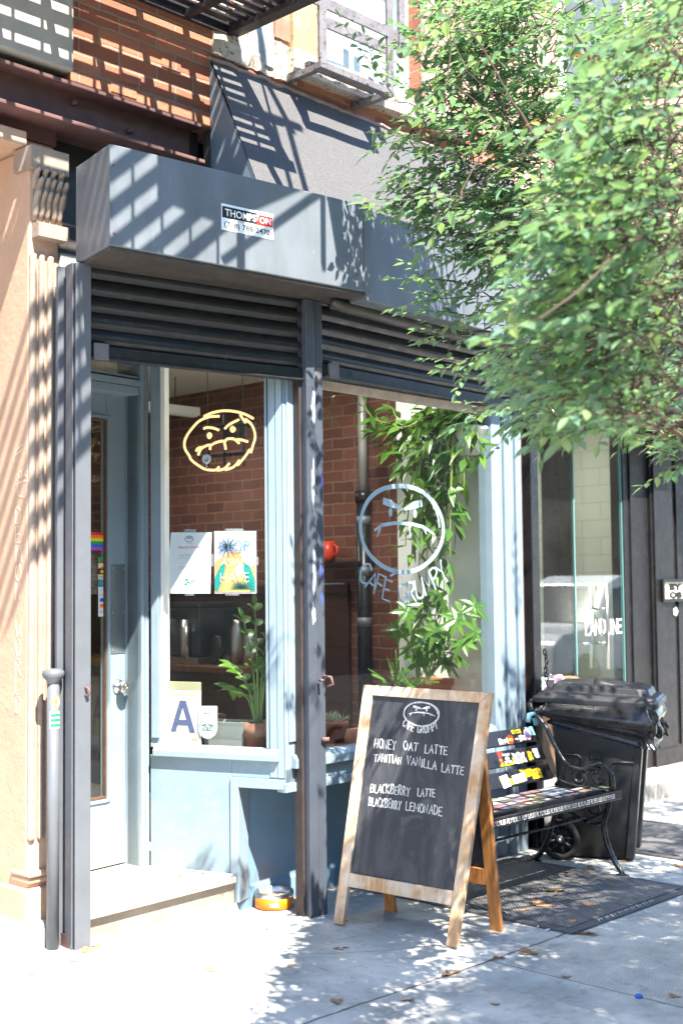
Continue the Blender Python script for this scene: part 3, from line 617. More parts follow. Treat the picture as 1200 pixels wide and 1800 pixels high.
def blob(nm, mat, cx_, cz_, rx_, rz_, y, seed, par):   # a ragged blotch for sun patches and blue splashes
    mb = MB(FL); pts = []
    for k in range(36):
        a = k*math.pi/18; r_ = .75+.5*mnoise.noise((math.cos(a)*1.3, math.sin(a)*1.3, seed))+.25*mnoise.noise((math.cos(a)*4, math.sin(a)*4, seed+5)); pts.append((cx_+rx_*r_*math.cos(a), cz_+rz_*r_*math.sin(a)))
    mb.flat(pts, y, .0012); mb.build(nm, mat, par)
m_sunpatch = M('painted_sun_patch', srgb(150, 158, 168), .5, 0, .35, 18, .1, 40); m_spb = INK('blue_splash_paint', 64, 80, 150)  # the pale colour paints patches of sunlight onto the post
for i, (px, py, rx_, rz_) in enumerate(((551, 720, .018, .10), (550, 850, .016, .16), (552, 1000, .014, .13), (551, 1080, .016, .07))): x, z = FL.at(px, py, -.06); blob('sun_patch', m_sunpatch, x, z, rx_, rz_, -.06, i*3.1, cp)
for i, (px, py) in enumerate(((564, 845), (564, 1005), (565, 1050))): x, z = FL.at(px, py, -.045); blob('blue_splash', m_spb, x, z, .010, .045, -.045, 40+i*2.3, cp)
j0, j1 = FRt.at(918, 1100)[0], FRt.at(930, 1100)[0]; j2 = FRt.at(943, 1100)[0]
post('black steel post with a brown inner channel right of the front window', FRt, [(j1, j2, -.03, .12, m_black), (j0, j1-.002, .03, .12, M('brown_channel', srgb(74, 52, 46), .5, 0, .3, 9, .3, 40))], 0, 3.1)
# ------------------------------------------------------------------ café shopfront: door, side window, bay
sf = thing('cafe_shopfront', 'blue grey painted café shopfront with recessed door and projecting bay window', 'shopfront', (4.4, 5.0, .2))
ZS = .193
# door
m_dkbead = M('worn_brown_bead', srgb(96, 70, 52), .6, 0, .3, 20, .3, 60)
dx0 = -.70; dx1 = FD.at(222, 1200)[0]; gx1 = FD.at(187, 1200)[0]; gx0 = dx0+.13
gz0 = FD.at(175, 1405)[1]; gz1 = FD.at(175, 736)[1]; zt = FD.at(175, 692)[1]+.01
mb = MB(FD)
mb.box(dx0, gx0, 0, .045, ZS+.008, zt); mb.box(gx1, dx1, 0, .045, ZS+.008, zt); mb.box(gx0, gx1, 0, .045, ZS+.008, gz0); mb.box(gx0, gx1, 0, .045, gz1, zt)
door = mb.build('door', m_blue, sf, .003)
mb = MB(FD); mb.box(gx0-.01, gx1+.005, .018, .022, gz0-.01, gz1+.01); mb.build('pane', m_glassd, door)
mb = MB(FD); mb.box(gx1-.007, gx1-.001, -.004, .015, gz0, gz1); mb.box(gx0, gx1-.012, -.006, .015, gz0, gz0+.012); mb.box(gx0, gx1-.012, -.006, .015, gz1-.012, gz1); mb.build('glazing_bead', m_dkbead, door)
mb = MB(FD); mb.box(gx1+.004, gx1+.022, -.008, 0, gz0-.02, gz1+.02); mb.box(gx0, gx1+.004, -.008, 0, gz0-.022, gz0-.003); mb.box(gx0, gx1+.004, -.008, 0, gz1+.003, gz1+.022); mb.build('moulding', m_blue, door, .002)
pa, pz1 = FD.at(195, 992); pb, pz0 = FD.at(221, 1148)
mb = MB(FD); mb.box(pa, pb, -.003, 0, pz0, pz1); pp = mb.build('push_plate', m_steelplate, door, .001)
for x in (pa+.012, pb-.012):
    for z in (pz0+.02, (pz0*2+pz1)/3+.06, pz1-.02): mb = MB(FD); mb.sm = True; mb.lathe([(.005, 0), (.004, .002), (.001, .003)], 8, Fr(FD.p(x, -.003, z), FD.ex, -FD.ey)); mb.build('screw', m_chrome, pp)
kx, kz = FD.at(208, 1207); mb = MB(FD); mb.sm = True
mb.lathe([(.04, 0), (.038, .008), (.016, .012), (.015, .03), (.03, .036), (.034, .046), (.033, .056), (.026, .062), (.001, .064)], 22, Fr(FD.p(kx, 0, kz), FD.ex, -FD.ey)); kn = mb.build('knob', m_chrome, door)
mb = MB(FD); mb.sm = True; mb.lathe([(.014, .0635), (.012, .067), (.004, .067), (.004, .060)], 14, Fr(FD.p(kx, 0, kz), FD.ex, -FD.ey)); mb.build('lock_cylinder', plain('brass', (.5, .42, .3), .3, 1), kn)
mb = MB(FD); kz1 = FD.at(190, 1452)[1]; mb.box(dx0+.02, dx1-.006, -.003, 0, ZS+.012, kz1); mb.build('kick_plate', M('scuffed_kick_plate', srgb(196, 188, 182), .5, .3, .12, 7, .15, 40), door, .001)
mb = MB(FD); mb.box(dx1+.001, dx1+.004, -.004, .05, ZS+.004, zt); mb.build('door_edge', k_white, door)
# door frame
jx = FD.at(245, 1400, -.115)[0]
mb = MB(FD)
mb.box(dx1+.006, dx1+.03, -.055, .06, ZS, 2.80); mb.box(dx1+.03, jx+.004, -.115, .06, ZS, 3.12)
for k in range(2): mb.box(jx+.004+k*.030, jx+.030+k*.030, -.128-.0*k, -.02, ZS, 3.12)
za = FD.at(163, 682, -.115)[1]; zb_ = FD.at(163, 667, -.115)[1]; zc = FD.at(163, 656, -.115)[1]; zd = FD.at(163, 648, -.115)[1]
mb.box(-.72, dx1+.029, -.112, .06, za, zb_-.004); mb.box(-.72, dx1+.029, -.100, .06, zb_-.004, zb_); mb.box(-.72, dx1+.029, -.122, .06, zb_, zc); mb.box(-.72, dx1+.029, -.09, .06, zc, zc+.01); mb.box(-.72, dx1+.029, -.105, .06, zc+.01, zd)
mb.box(dx1-.01, dx1+.029, -.085, .06, zd, 3.1); mb.box(-.72, dx1-.01, -.06, .06, 2.98, 3.1)
mb.build('door_frame', m_blue, sf, .003)
mb = MB(FD); mb.box(-.72, dx1-.01, -.05, -.045, zd, 2.98); mb.build('transom_pane', glass('frosted_dusty_glass', (.9, .9, .86), 1, 1.3), sf)
# alcove shell
mb = MB(); mb.box(3.36, 3.43, 4.93, 5.62, 0, 3.06); mb.build('alcove_wall', m_blue, sf)
mb = MB(); mb.loft([[Vector((x, y, z)) for x, y in ((3.40, 4.92), (4.64, 4.71), (4.64, 5.0), (4.25, 5.62), (3.40, 5.62))] for z in (3.13, 3.16)]); mb.build('alcove_ceiling', m_blue_dark, sf)
# side window wall
LW = .791
wa = FW.at(289, 1100)[0]; wb = FW.at(470, 1100)[0]; wz_0 = FW.at(380, 1311)[1]; wz_1 = 2.95
xt = FW.at(408, 1450)[0]; xo = FW.at(421, 1450)[0]; zo = FW.at(440, 1385)[1]
mb = MB(FW)
x00 = FW.at(265, 1100)[0]
mb.box(x00, wa-.022, 0, .06, wz_0-.02, 3.12); mb.box(x00+.012, wa-.03, -.012, 0, wz_0+.03, 3.12)
mb.box(wb+.004, LW, .008, .06, wz_0-.02, 3.12)
gr = [FW.at(p, 1000)[0] for p in (473, 486, 498)]+[LW]
for a, b_ in zip(gr, gr[1:]): mb.box(a+.002, b_-.002, -.006, .008, zo+.06, 3.12)
mb.box(wb-.004, wb+.006, -.012, .05, wz_0, 3.12)
mb.box(wa-.02, wb, .0, .06, wz_1, 3.12)
fw_ = mb.build('side_window', m_blue, sf, .003)
mb = MB(FW); mb.box(wa-.022, wa+.002, .004, .05, wz_0, wz_1); mb.build('glazing_stop', m_white, fw_)
mb = MB(FW); mb.box(wa-.01, wb+.004, .026, .030, wz_0-.01, wz_1+.01); mb.build('pane', m_glass, fw_)
sz0 = FW.at(380, 1333)[1]
xs0, xs1 = FW.at(268, 1330, -.03)[0], FW.at(487, 1336, -.03)[0]
mb = MB(FW)
mb.loft([[FW.p(x, y, z) for y, z in ((.02, wz_0), (-.012, wz_0-.004), (-.03, wz_0-.035), (-.03, sz0), (.02, sz0))] for x in (xs0, xs1)]); mb.build('sill', m_blue, fw_, .003)
mb = MB(FW)
mb.box(0, xt, .0, .06, .05, sz0+.004); mb.box(xt, LW, .0, .06, zo+.05, sz0+.004); mb.build('stall_riser', m_blue_rough, sf, .003)
mb = MB(FW); mb.box(xt-.004, xo, -.012, .1, .05, zo+.05); mb.box(xo, LW, -.012, .06, zo, zo+.05); mb.build('cutout_trim', m_blue, sf, .003)
# front bay window
fx0 = FF.at(520, 1000)[0]; ga = FF.at(560, 1000)[0]; gb = FF.at(861, 1000)[0]; pr = FF.at(914, 1000)[0]
gzb = FF.at(600, 1312)[1]; fs = FF.at(600, 1330)[1]; bbz = FF.at(600, 1376)[1]; gzt = 2.72
mb = MB(FF); mb.box(.0, ga, .0, .07, zo, 3.12); mb.box(ga, gb, .0, .07, gzt, 3.12); mb.box(.02, ga-.02, -.01, 0, gzb+.06, 3.1)
fwin = mb.build('front_window', m_blue, sf, .003)
mb = MB(FF); mb.box(ga-.005, gb+.005, .028, .032, gzb-.01, gzt+.01); pane2 = mb.build('pane', m_glass, fwin)
mb = MB(FF); mb.loft([[FF.p(x, y, z) for y, z in ((.03, gzb), (-.014, gzb-.006), (-.035, gzb-.03), (-.035, fs-.02), (.03, fs-.02))] for x in (.04, gb-.002)]); mb.build('sill', m_blue, fwin, .003)
mb = MB(FF); mb.box(.0, gb, .0, .06, bbz+.045, fs-.02); mb.box(-.012, gb, -.014, .05, bbz, bbz+.045); mb.build('apron', m_blue, sf, .003)
mb = MB(FF); mb.box(ga, gb, -.012, -.002, 2.685, 2.735); mb.build('head_strip', M('bare_wood_strip', srgb(196, 180, 166), .8, 0, .2, 20, .4, 60), fwin)
mb = MB(FF)
n = 5; wds = [.30, .12, .28, .10, .20]; x = gb
for k, wd in enumerate(wds):
    x1 = x+(pr-gb)*wd; mb.box(x+.002, x1-.002, -.022 if k % 2 == 0 else -.006, .08, 0, 3.12); x = x1
mb.build('pilaster', M('blue_grey_pilaster_paint', srgb(128, 146, 160), .5, 0, .1, 4, .25, 24, chips=.25, chipcol=srgb(170, 180, 184)), sf, .003)
mb = MB()   # underside of the bay, recess wall below it
mb.loft([[Vector((x, y, z)) for x, y in ((4.40, 4.97), (4.50, 4.72), (6.40, 4.77), (6.40, 5.2), (4.42, 5.2))] for z in (bbz+.012, bbz+.03)]); mb.build('bay_soffit', m_blue_dark, sf)
mb = MB(); mb.box(4.395, 6.45, 5.0, 5.1, 0, .70)
jq = [Vector((4.38+2.05*i/30, 4.985-.012*mnoise.noise((i*.5, 0, 3)), 0)) for i in range(31)]
mb.loft([jq, [p+Vector((0, .005, .10+.015*mnoise.noise((p.x*5, 2, 2)))) for p in jq], [Vector((p.x, 5.01, .13)) for p in jq]], closed=False); mb.build('low_wall', m_blue_dark, sf)
# lettering on the front pane
cx, cz = FF.at(714.5, 929); rx = (FF.at(786, 929)[0]-FF.at(643, 929)[0])/2; rz = FF.at(714, 852)[1]-FF.at(714, 1006)[1]; rz /= 2
mb = MB(FF); frown_face(mb, cx, cz, rx, rz, .025, .027, .0015, FF, 4)
def on_arc(f):   # lettering follows the lower curve
    a = R(221+f*102)
    return cx+rx*1.27*math.cos(a), cz+rz*1.46*math.sin(a), (a+math.pi/2-2*math.pi)*.8
stroke_text(mb, 'CAFE GRUMPY', 0, 0, 1.05, 0, .11, .0115, .027, .0015, FF, .2, .05, 5, on_arc)
mb.ribbon([(on_arc(.345)[0]-.005, on_arc(.345)[1]+.085), (on_arc(.345)[0]+.045, on_arc(.345)[1]+.105)], .014, .027, .0015)
lt = mb.build('window_lettering', m_wpaint, pane2); lt['label'] = 'pale painted frowning face with the shop name curving below it'
# door step
stp = thing('door_step', 'worn pale marble step on a grey cement riser at the café door', 'step', (3.9, 5.1, .0))
def poly_z(pts, z0, z1): return [[Vector((x, y, z)) for x, y in pts] for z in (z0, z1)]
mb = MB(); mb.loft(poly_z(((3.40, 4.862), (4.352, 4.915), (4.385, 5.0), (4.23, 5.46), (4.17, 5.66), (3.38, 5.66)), .163, ZS)); mb.build('tread', m_step, stp, .006)
mb = MB(); mb.loft(poly_z(((3.40, 4.892), (4.36, 4.945), (4.385, 5.0), (4.23, 5.46), (4.17, 5.66), (3.38, 5.66)), -.05, .162)); mb.build('riser', m_riser, stp)
mb = MB(); mb.loft([[Vector((3.40+.98*i/30, 4.865+.055*i/30-.02*mnoise.noise((i*.4, 1, 1)), ground(3.4+.98*i/30, 4.88)-.01)) for i in range(31)], [Vector((3.40+.98*i/30, 4.895+.055*i/30, .075+.02*mnoise.noise((i*.35, 4, 1))-.03*i/30)) for i in range(31)]], closed=False); mb.build('cement_fillet', m_stone, stp)
# ------------------------------------------------------------------ café interior
room = thing('cafe_interior', 'café room with brick party wall and white end panel seen through the windows', 'room', (5, 8, .17))
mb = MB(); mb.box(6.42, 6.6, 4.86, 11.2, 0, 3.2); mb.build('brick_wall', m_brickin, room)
mb = MB(); mb.box(6.395, 6.419, 4.83, 5.60, .6, 3.14); mb.build('white_panel', m_white, room, .002)
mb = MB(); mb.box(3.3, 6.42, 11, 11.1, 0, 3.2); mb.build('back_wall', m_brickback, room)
mb = MB(); mb.box(3.3, 3.4, 5.64, 11, 0, 3.2); mb.build('left_wall', m_white, room)
mb = MB(); mb.box(3.3, 6.42, 5.11, 11, .1, .17); mb.build('floor', M('pale_floor', srgb(176, 168, 156), .5, 0, .1, 4, .05), room)
mb = MB(); mb.box(3.44, 6.6, 5.12, 11.1, 3.17, 3.25); mb.build('ceiling', m_white, room)
mb = MB(); mb.loft([[Vector((x, y, z)) for x, y in ((4.31, 5.42), (4.565, 4.74), (6.39, 4.80), (6.39, 5.42))] for z in (gzb-.06, gzb-.025)]); mb.build('window_ledge', m_woodbr, room)
mb = MB(); mb.box(4.3, 6.39, 5.38, 5.42, .17, gzb-.062); mb.build('ledge_front', m_blue_dark, room)
FP = Fr((6.42, 5.9, 0), (0, -1, 0))
def on_u(px, py, u):
    d = ray(px, py); t = (u-CAM.x)/d.x; return CAM+d*t
p = on_u(633, 900, 6.30)
pv = thing('drain_pipe', 'grey metal pipe with a black lower length on the brick wall inside', 'pipe', (6.33, p.y, 1.0))
mb = MB(); mb.sm = True; zj = on_u(633, 868, 6.30).z; mb.tube([(6.33, p.y, zj), (6.33, p.y, 3.17)], .032, 14); mb.build('upper_pipe', M('grey_pipe', srgb(176, 174, 168), .45, .5, .1, 5, .05), pv)
mb = MB(); mb.sm = True; mb.tube([(6.33, p.y, .17), (6.33, p.y, zj)], .048, 14); mb.tube([(6.33, p.y, zj-.06), (6.33, p.y, zj+.02)], .056, 14); mb.build('lower_pipe', m_black, pv)
m_band = M('grey_pipe_band', srgb(120, 128, 134), .5, .4)
for z in (zj-.18, zj-.52, zj-.86): mb = MB(); mb.sm = True; mb.tube([(6.33, p.y, z-.03), (6.33, p.y, z+.03)], .0495, 14); mb.build('pipe_clamp', m_band, pv)
# back bar with machine, seen dimly
m_dkwood = woodmat('dark_bar_wood', srgb(74, 46, 36), srgb(44, 27, 22), 1)
mb = MB(); mb.box(6.385, 6.419, 6.05, 10.9, .18, 1.62); mb.box(6.36, 6.384, 6.03, 10.9, 1.60, 1.66); mb.build('shade_panel', m_dkwood, room, .003)  # added dark panel, stands in for brick lying in shade
ct = thing('back_bar', 'dark wooden back bar along the brick wall of the café', 'counter', (6.1, 8.3, .17))
mb = MB(); mb.box(5.80, 6.38, 6.55, 10.5, .17, 1.06); mb.build('front', m_dkwood, ct, .004)
mb = MB(); mb.box(5.74, 6.384, 6.48, 10.6, 1.065, 1.105); mb.build('counter_top', m_woodbr, ct, .004)
em = thing('espresso_machine', 'dark steel espresso machine on the back bar', 'coffee machine', (6.1, 7.4, 1.107))
mb = MB(); mb.box(5.86, 6.3, 7.0, 7.7, 1.16, 1.50); mb.box(5.9, 6.26, 7.05, 7.65, 1.5, 1.54); mb.build('body', plain('dark_machine_steel', (.06, .075, .09), .3, .7), em, .01)
mb = MB(); mb.sm = True
for y in (7.12, 7.35, 7.58): mb.tube([(5.83, y, 1.15), (5.83, y, 1.42)], .035, 12)
mb.build('group_head', m_chrome, em)
mb = MB(); mb.box(5.82, 6.32, 6.98, 7.72, 1.107, 1.155); mb.build('drip_tray', m_chrome, em, .004)
for k, (x, y, c_, h_) in enumerate(((5.98, 6.60, m_chrome, 1.0), (6.02, 6.78, m_chrome, 1.25), (5.95, 6.90, m_black, .8))):
    mb = MB(); mb.sm = True; mb.lathe([(.045, 1.107), (.05, 1.107+.09*h_), (.046, 1.107+.2*h_), (.03, 1.107+.23*h_), (.03, 1.107+.25*h_), (.001, 1.107+.25*h_)], 16, W0, x, y)
    one(mb, 'canister', c_, ['steel canister at the near end of the back bar', 'tall steel canister beside the black one on the back bar', 'short black canister next to the coffee machine'][k], 'canister', (x, y, 1.107), 'canisters on the counter')
ch = thing('wooden_stool', 'brown wooden stool inside the side window', 'stool', (4.9, 5.95, .17))
mb = MB(); mb.box(4.72, 5.06, 5.8, 6.12, .86, .90); mb.build('seat', m_woodbr, ch, .01)
for sx in (4.74, 5.0):
    for sy in (5.82, 6.06):
        mb = MB(); mb.box(sx, sx+.045, sy, sy+.045, .17, .86); mb.build('leg', m_woodbr, ch, .004)
# hanging strip lamp
FZ = Fr((0, 7.2, 0)); a = FZ.at(270, 694); b_ = FZ.at(346, 722)
lm = thing('strip_lamp', 'unlit white strip lamp hanging under the café ceiling', 'lamp', (a[0], 7.2, a[1]))
mb = MB(FZ); mb.box(b_[0]-1.3, b_[0], -.04, .04, b_[1]-.04, b_[1]+.02); mb.build('housing', m_white, lm, .004)
mb = MB(FZ); mb.box(b_[0]-1.28, b_[0]-.02, -.03, .03, b_[1]-.05, b_[1]-.041); mb.build('diffuser', k_white, lm)
mb = MB(FZ); mb.tube([FZ.p(b_[0]-.2, 0, b_[1]+.02), FZ.p(b_[0]-.2, 0, 3.17)], .004, 6); mb.build('cord', m_black, lm)
def fill_light(nm, x, y, z, sx, sy, e):  # area light added to brighten a dark room
    ld = bpy.data.lights.new(nm, 'AREA'); ld.shape = 'RECTANGLE'; ld.size = sx; ld.size_y = sy; ld.energy = e; ld.color = (1, .95, .88); lo = bpy.data.objects.new(nm, ld); C.objects.link(lo); lo.location = (x, y, z); return lo
fill_light('cafe_fill_light', b_[0]-.65, 7.2, b_[1]-.055, 1.25, .06, 3.5)  # added fill for the café, placed under the unlit strip lamp
cl_ = thing('added_ceiling_lamp', 'added round ceiling lamp over the window ledge, unseen behind the lowered shutter', 'lamp', (5.6, 5.25, 3.17))  # unseen lamp added to brighten the bay window
mb = MB(); mb.sm = True; mb.lathe([(.16, 3.168), (.16, 3.13), (.14, 3.11), (.001, 3.10)], 24, W0, 5.6, 5.25); mb.build('shade', plain('added_lamp_glow', (1, .88, .72), .4, 0, 3), cl_)
fill_light('bay_fill_light', 5.6, 5.25, 3.09, .3, .3, 6)
p = on_u(583, 970, 6.36); mb = MB(); mb.sm = True; mb.lathe([(.055, p.z-.07), (.06, p.z-.02), (.06, p.z+.07), (.055, p.z+.07), (.05, p.z-.06)], 16, W0, p.x-.05, p.y)
mb.tube([(p.x-.05, p.y-.055, p.z-.04), (p.x-.05, p.y-.1, p.z-.01), (p.x-.05, p.y-.1, p.z+.03), (p.x-.05, p.y-.055, p.z+.05)], .01, 8)
one(mb, 'watering_jug', plain('red_orange_enamel', srgb(220, 70, 40), .35), 'orange red jug on the bracket beside the pipe inside', 'jug', (p.x, p.y, p.z-.07))
mb = MB(); mb.box(6.25, 6.42, p.y-.35, p.y+.2, p.z-.095, p.z-.073); one(mb, 'wall_shelf', m_black, 'black shelf on the brick wall holding the orange jug', 'shelf', (6.42, p.y, p.z-.08))
p = on_u(583, 1065, 6.41); mb = MB(); mb.box(6.405, 6.419, p.y-.12, p.y+.14, p.z-.16, p.z+.16); one(mb, 'notice', k_paper, 'white sheet on the brick wall below the shelf', 'notice', (6.41, p.y, p.z))

# neon face behind the side pane
def Nz(X, Y): return FW.at(290+X/6.667, 690+Y/6.667, .12)
def npt(X, Y, dy=0): x, z = Nz(X, Y); return FW.p(x, .12+dy, z)
ne = thing('neon_sign', 'lit cream neon frowning face hanging inside the side window', 'neon sign', npt(640, 560))
def cat(pts, k=6):   # smooth curve through points
    o = []
    for i in range(len(pts)-1):
        p0, p1, p2, p3 = (Vector(pts[max(0, min(len(pts)-1, i+j))]) for j in (-1, 0, 1, 2))
        for s in range(k):
            t = s/k; o.append(.5*((2*p1)+(p2-p0)*t+(2*p0-5*p1+4*p2-p3)*t*t+(3*p1-p0-3*p2+p3)*t**3))
    o.append(Vector(pts[-1])); return o
NL = {'outline_tube': [[(455, 280), (560, 235), (690, 213), (820, 222), (940, 255), (1035, 305)], [(635, 278), (520, 285), (400, 335), (310, 430), (250, 520), (228, 600), (240, 670), (285, 740), (310, 790), (400, 860), (480, 900), (590, 908), (635, 868)],
    [(612, 912), (690, 895), (755, 830)], [(705, 905), (790, 880), (845, 830), (872, 790)], [(850, 855), (930, 760), (995, 665)], [(940, 310), (1010, 370), (1050, 460), (1055, 540), (1030, 620), (1005, 710)], [(880, 262), (945, 355)]],
    'brow_tube': [[(455, 430), (480, 410), (560, 415), (632, 440)], [(700, 425), (760, 370), (865, 318)]],
    'mouth_tube': [[(388, 735), (420, 665), (470, 630), (525, 615), (528, 672)], [(545, 615), (600, 585), (680, 568), (700, 600), (712, 668)], [(705, 570), (730, 545), (790, 540), (825, 555), (870, 597)], [(845, 548), (900, 555), (970, 577)], [(365, 690), (385, 655), (430, 640)]],
    'eye_tube': [[(500, 505), (520, 480), (540, 500), (525, 530), (505, 515), (520, 500)], [(770, 435), (790, 405), (818, 430), (795, 455), (772, 440)]]}
for nm, ls in NL.items():
    mb = MB(); mb.sm = True
    for l in ls: mb.tube(cat([npt(*q) for q in l], 5), .0072, 8)
    mb.build(nm, m_fire, ne)
mb = MB()
for l in ([(400, 410), (1040, 360)], [(370, 755), (960, 705)]): mb.tube([npt(*l[0], .02), npt(*l[1], .02)], .010, 6)
for X in (480, 665, 890): mb.tube([npt(X, 250, .03), npt(X, 860, .03)], .007, 6)
mb.build('bracket_frame', m_black, ne)
mb = MB(FW); a = FW.at(290+675/6.667, 690+390/6.667, .14); b_ = FW.at(290+920/6.667, 690+520/6.667, .14); mb.box(a[0], b_[0], .14, .18, b_[1], a[1]); mb.build('transformer', m_black, ne, .004)
mb = MB(); mb.sm = True; mb.tube(cat([npt(980, 580, .03), npt(1100, 615, .05), npt(1250, 640, .15), npt(1500, 640, .4)], 6), .004, 6); mb.tube([npt(480, 300, .02), (npt(480, 300, .02)+Vector((0, 0, .6)))], .002, 5); mb.tube([npt(890, 300, .02), (npt(890, 300, .02)+Vector((0, 0, .6)))], .002, 5); mb.build('cable', m_black, ne)
mb = MB(); mb.sm = True
x, z = FW.at(363.5, 807, .034); f2 = Fr(FW.p(x, .036, z), FW.ex, -FW.ey); mb.lathe([(.026, 0), (.024, .012), (.016, .014), (.013, .006), (.001, .006)], 18, f2); mb.tube([FW.p(x, .034, z-.02), FW.p(x, .03, z-.055), FW.p(x+.006, .022, z-.05)], .003, 6)
one(mb, 'suction_hook', plain('clear_plastic', (.5, .52, .54), .15), 'round clear suction hook below the neon mouth', 'hook', FW.p(x, .03, z))
# papers in the side window
def PW(X, Y, y=.036): return FW.at(270+X/4.186, 900+Y/4.186, y)
def sheet(name, mat, label, cat_, pts, y=.036, loc=None):
    q = [PW(*p, y) for p in pts]; mb = MB(FW); mb.flat(q, y+.001, .001)
    return one(mb, name, mat, label, cat_, FW.p(q[0][0], y, q[0][1])), q
menu, mq = sheet('menu_sheet', k_paper, 'white printed seasonal specials sheet taped inside the side window', 'poster', [(130, 150), (428, 150), (422, 380), (418, 600), (120, 600), (108, 380)])
MBL = PW(120, 600); MW = PW(418, 600)[0]-MBL[0]; MH = PW(130, 150)[1]-MBL[1]; FM = Fr(FW.p(MBL[0], .036, MBL[1]), FW.ex)
mb = MB(FM); frown_face(mb, MW*.49, MH*.885, MW*.10, MH*.047, .0035, 0, .0008, FM, 8); mb.text('CAFE GRUMPY', MW*.49, MH*.81, MH*.012, 0, .0008, MW*.18, align='CENTER')
for k, (z, wd, h, s_) in enumerate(((.615, .44, .016, 'BLACKBERRY LATTE'), (.585, .58, .013, 'a slightly sweet blend of espresso, milk and'), (.56, .6, .013, 'blackberry syrup, topped with foam and a dusting'), (.535, .24, .012, 'of cocoa'), (.495, .36, .010, 'served hot or iced'), (.425, .5, .016, 'BLACKBERRY LEMONADE'), (.395, .58, .013, 'fresh squeezed lemonade with blackberry puree'), (.37, .14, .012, 'over ice'), (.05, .62, .008, 'please let us know about any allergies'))):
    mb.text(s_, MW*.49, MH*z, MH*h, 0, .0008, MW*wd, align='CENTER')
mb.build('printed_lines', k_grey, menu)
mb = MB(FM); mb.text('Seasonal Specials', MW*.49, MH*.72, MH*.055, 0, .0008, MW*.56, align='CENTER', shear=.25, bold=.004); mb.build('headline', k_red, menu)
mb = MB(FM)
for a, b_ in ((.42, .22), (.46, .18), (.40, .15)): mb.disc(MW*a, MH*b_, MW*.035, MH*.018, 0, .0008, 8)
mb.build('printed_leaf', k_green, menu)
mb = MB(FM)
for a, b_ in ((.54, .20), (.58, .17), (.52, .155), (.60, .205)): mb.disc(MW*a, MH*b_, MW*.018, MH*.011, 0, .0008, 8)
mb.build('printed_berry', k_black, menu)
pst, pq = sheet('art_poster', k_lilac, 'colourful palm leaf poster with large lettering taped inside the side window', 'poster', [(445, 140), (755, 140), (757, 600), (450, 600)])
PBL = PW(447, 600); PWd = PW(757, 600)[0]-PBL[0]; PH = PW(445, 140)[1]-PBL[1]; FPo = Fr(FW.p(PBL[0], .036, PBL[1]), FW.ex)
def pf(name, mat, polys, lay):
    mb = MB(FPo)
    for pl_ in polys: mb.flat([(PWd*a, PH*b_) for a, b_ in pl_], -.0007*lay, .0006)
    return mb.build(name, mat, pst)
pf('peach_field', k_peach, [[(.02, .02), (.98, .02), (.98, .45), (.84, .62), (.6, .66), (.42, .66), (.2, .58), (.02, .5)]], 1)
pf('sand_field', k_sand, [[(.2, .02), (.9, .02), (.8, .3), (.62, .5), (.46, .55), (.3, .42)]], 2)
pf('white_field', k_white, [[(.98, .78), (.98, .45), (.86, .4), (.62, .62), (.8, .72)], [(.5, .38), (.62, .5), (.74, .42), (.66, .28), (.55, .26)]], 3)
pf('green_shape', k_teal, [[(.02, .06), (.02, .25), (.14, .42), (.24, .52), (.27, .4), (.2, .22), (.1, .04)], [(.98, .04), (.98, .2), (.86, .42), (.74, .52), (.7, .4), (.8, .16), (.86, .03)]], 4)
pl1 = []
for k in range(11):
    a = R(20+k*32); pl1.append([(.33+.02*math.cos(a+1.5), .74+.015*math.sin(a+1.5)), (.33+.31*math.cos(a), .74+.20*math.sin(a)), (.33+.02*math.cos(a-1.5), .74+.015*math.sin(a-1.5))])
pl1 = [[(max(.02, min(.98, a)), max(.02, min(.98, b_))) for a, b_ in q] for q in pl1]
pf('dark_frond', INK('charcoal_ink', 50, 62, 72), pl1, 5)
pl2 = []
for k in range(12):
    a = R(-5+k*17); pl2.append([(.66+.02*math.cos(a+1.5), .08+.015*math.sin(a+1.5)), (.66+.34*math.cos(a), .08+.19*math.sin(a)), (.66+.02*math.cos(a-1.5), .08+.015*math.sin(a-1.5))])
pl2 = [[(max(.02, min(.98, a)), max(.02, min(.98, b_))) for a, b_ in q] for q in pl2]
pf('green_frond', k_dgreen, pl2, 6)
mb = MB(FPo); mb.text('STOP', PWd*.50, PH*.66, PH*.17, -.006, .001, PWd*.72, align='CENTER', bold=-.014); mb.build('top_word', k_cyan, pst)
mb = MB(FPo); mb.text('ASIAN', PWd*.5, PH*.44, PH*.12, -.006, .001, PWd*.62, align='CENTER', bold=-.014); mb.text('HATE', PWd*.5, PH*.18, PH*.15, -.006, .001, PWd*.68, align='CENTER', bold=-.014); mb.build('lower_words', k_cream, pst)
for k, (X, Y, wx, wy, tx) in enumerate(((265, 140, 46, 12, 'top of the menu sheet'), (100, 362, 8, 42, 'left side of the menu sheet'), (432, 355, 10, 45, 'gap between the menu sheet and the art poster'), (265, 606, 34, 8, 'bottom of the menu sheet'), (594, 132, 66, 10, 'top of the art poster'), (762, 360, 9, 30, 'right side of the art poster'), (578, 606, 50, 8, 'bottom of the art poster'))):
    sheet('tape_strip', glass('clear_tape%d' % k, (.85, .9, .95), 1, 2.2) if k == 0 else bpy.data.materials['clear_tape0'], 'strip of clear tape at the '+tx, 'tape', [(X-wx, Y-wy), (X+wx, Y-wy), (X+wx, Y+wy), (X-wx, Y+wy)], .0375)[0]['group'] = 'tape holding the papers'
gc, gq = sheet('grade_card', k_cream, 'cream inspection grade card with a big blue letter A in the window corner', 'card', [(74, 1245), (350, 1252), (352, 1715), (74, 1705)], .034)
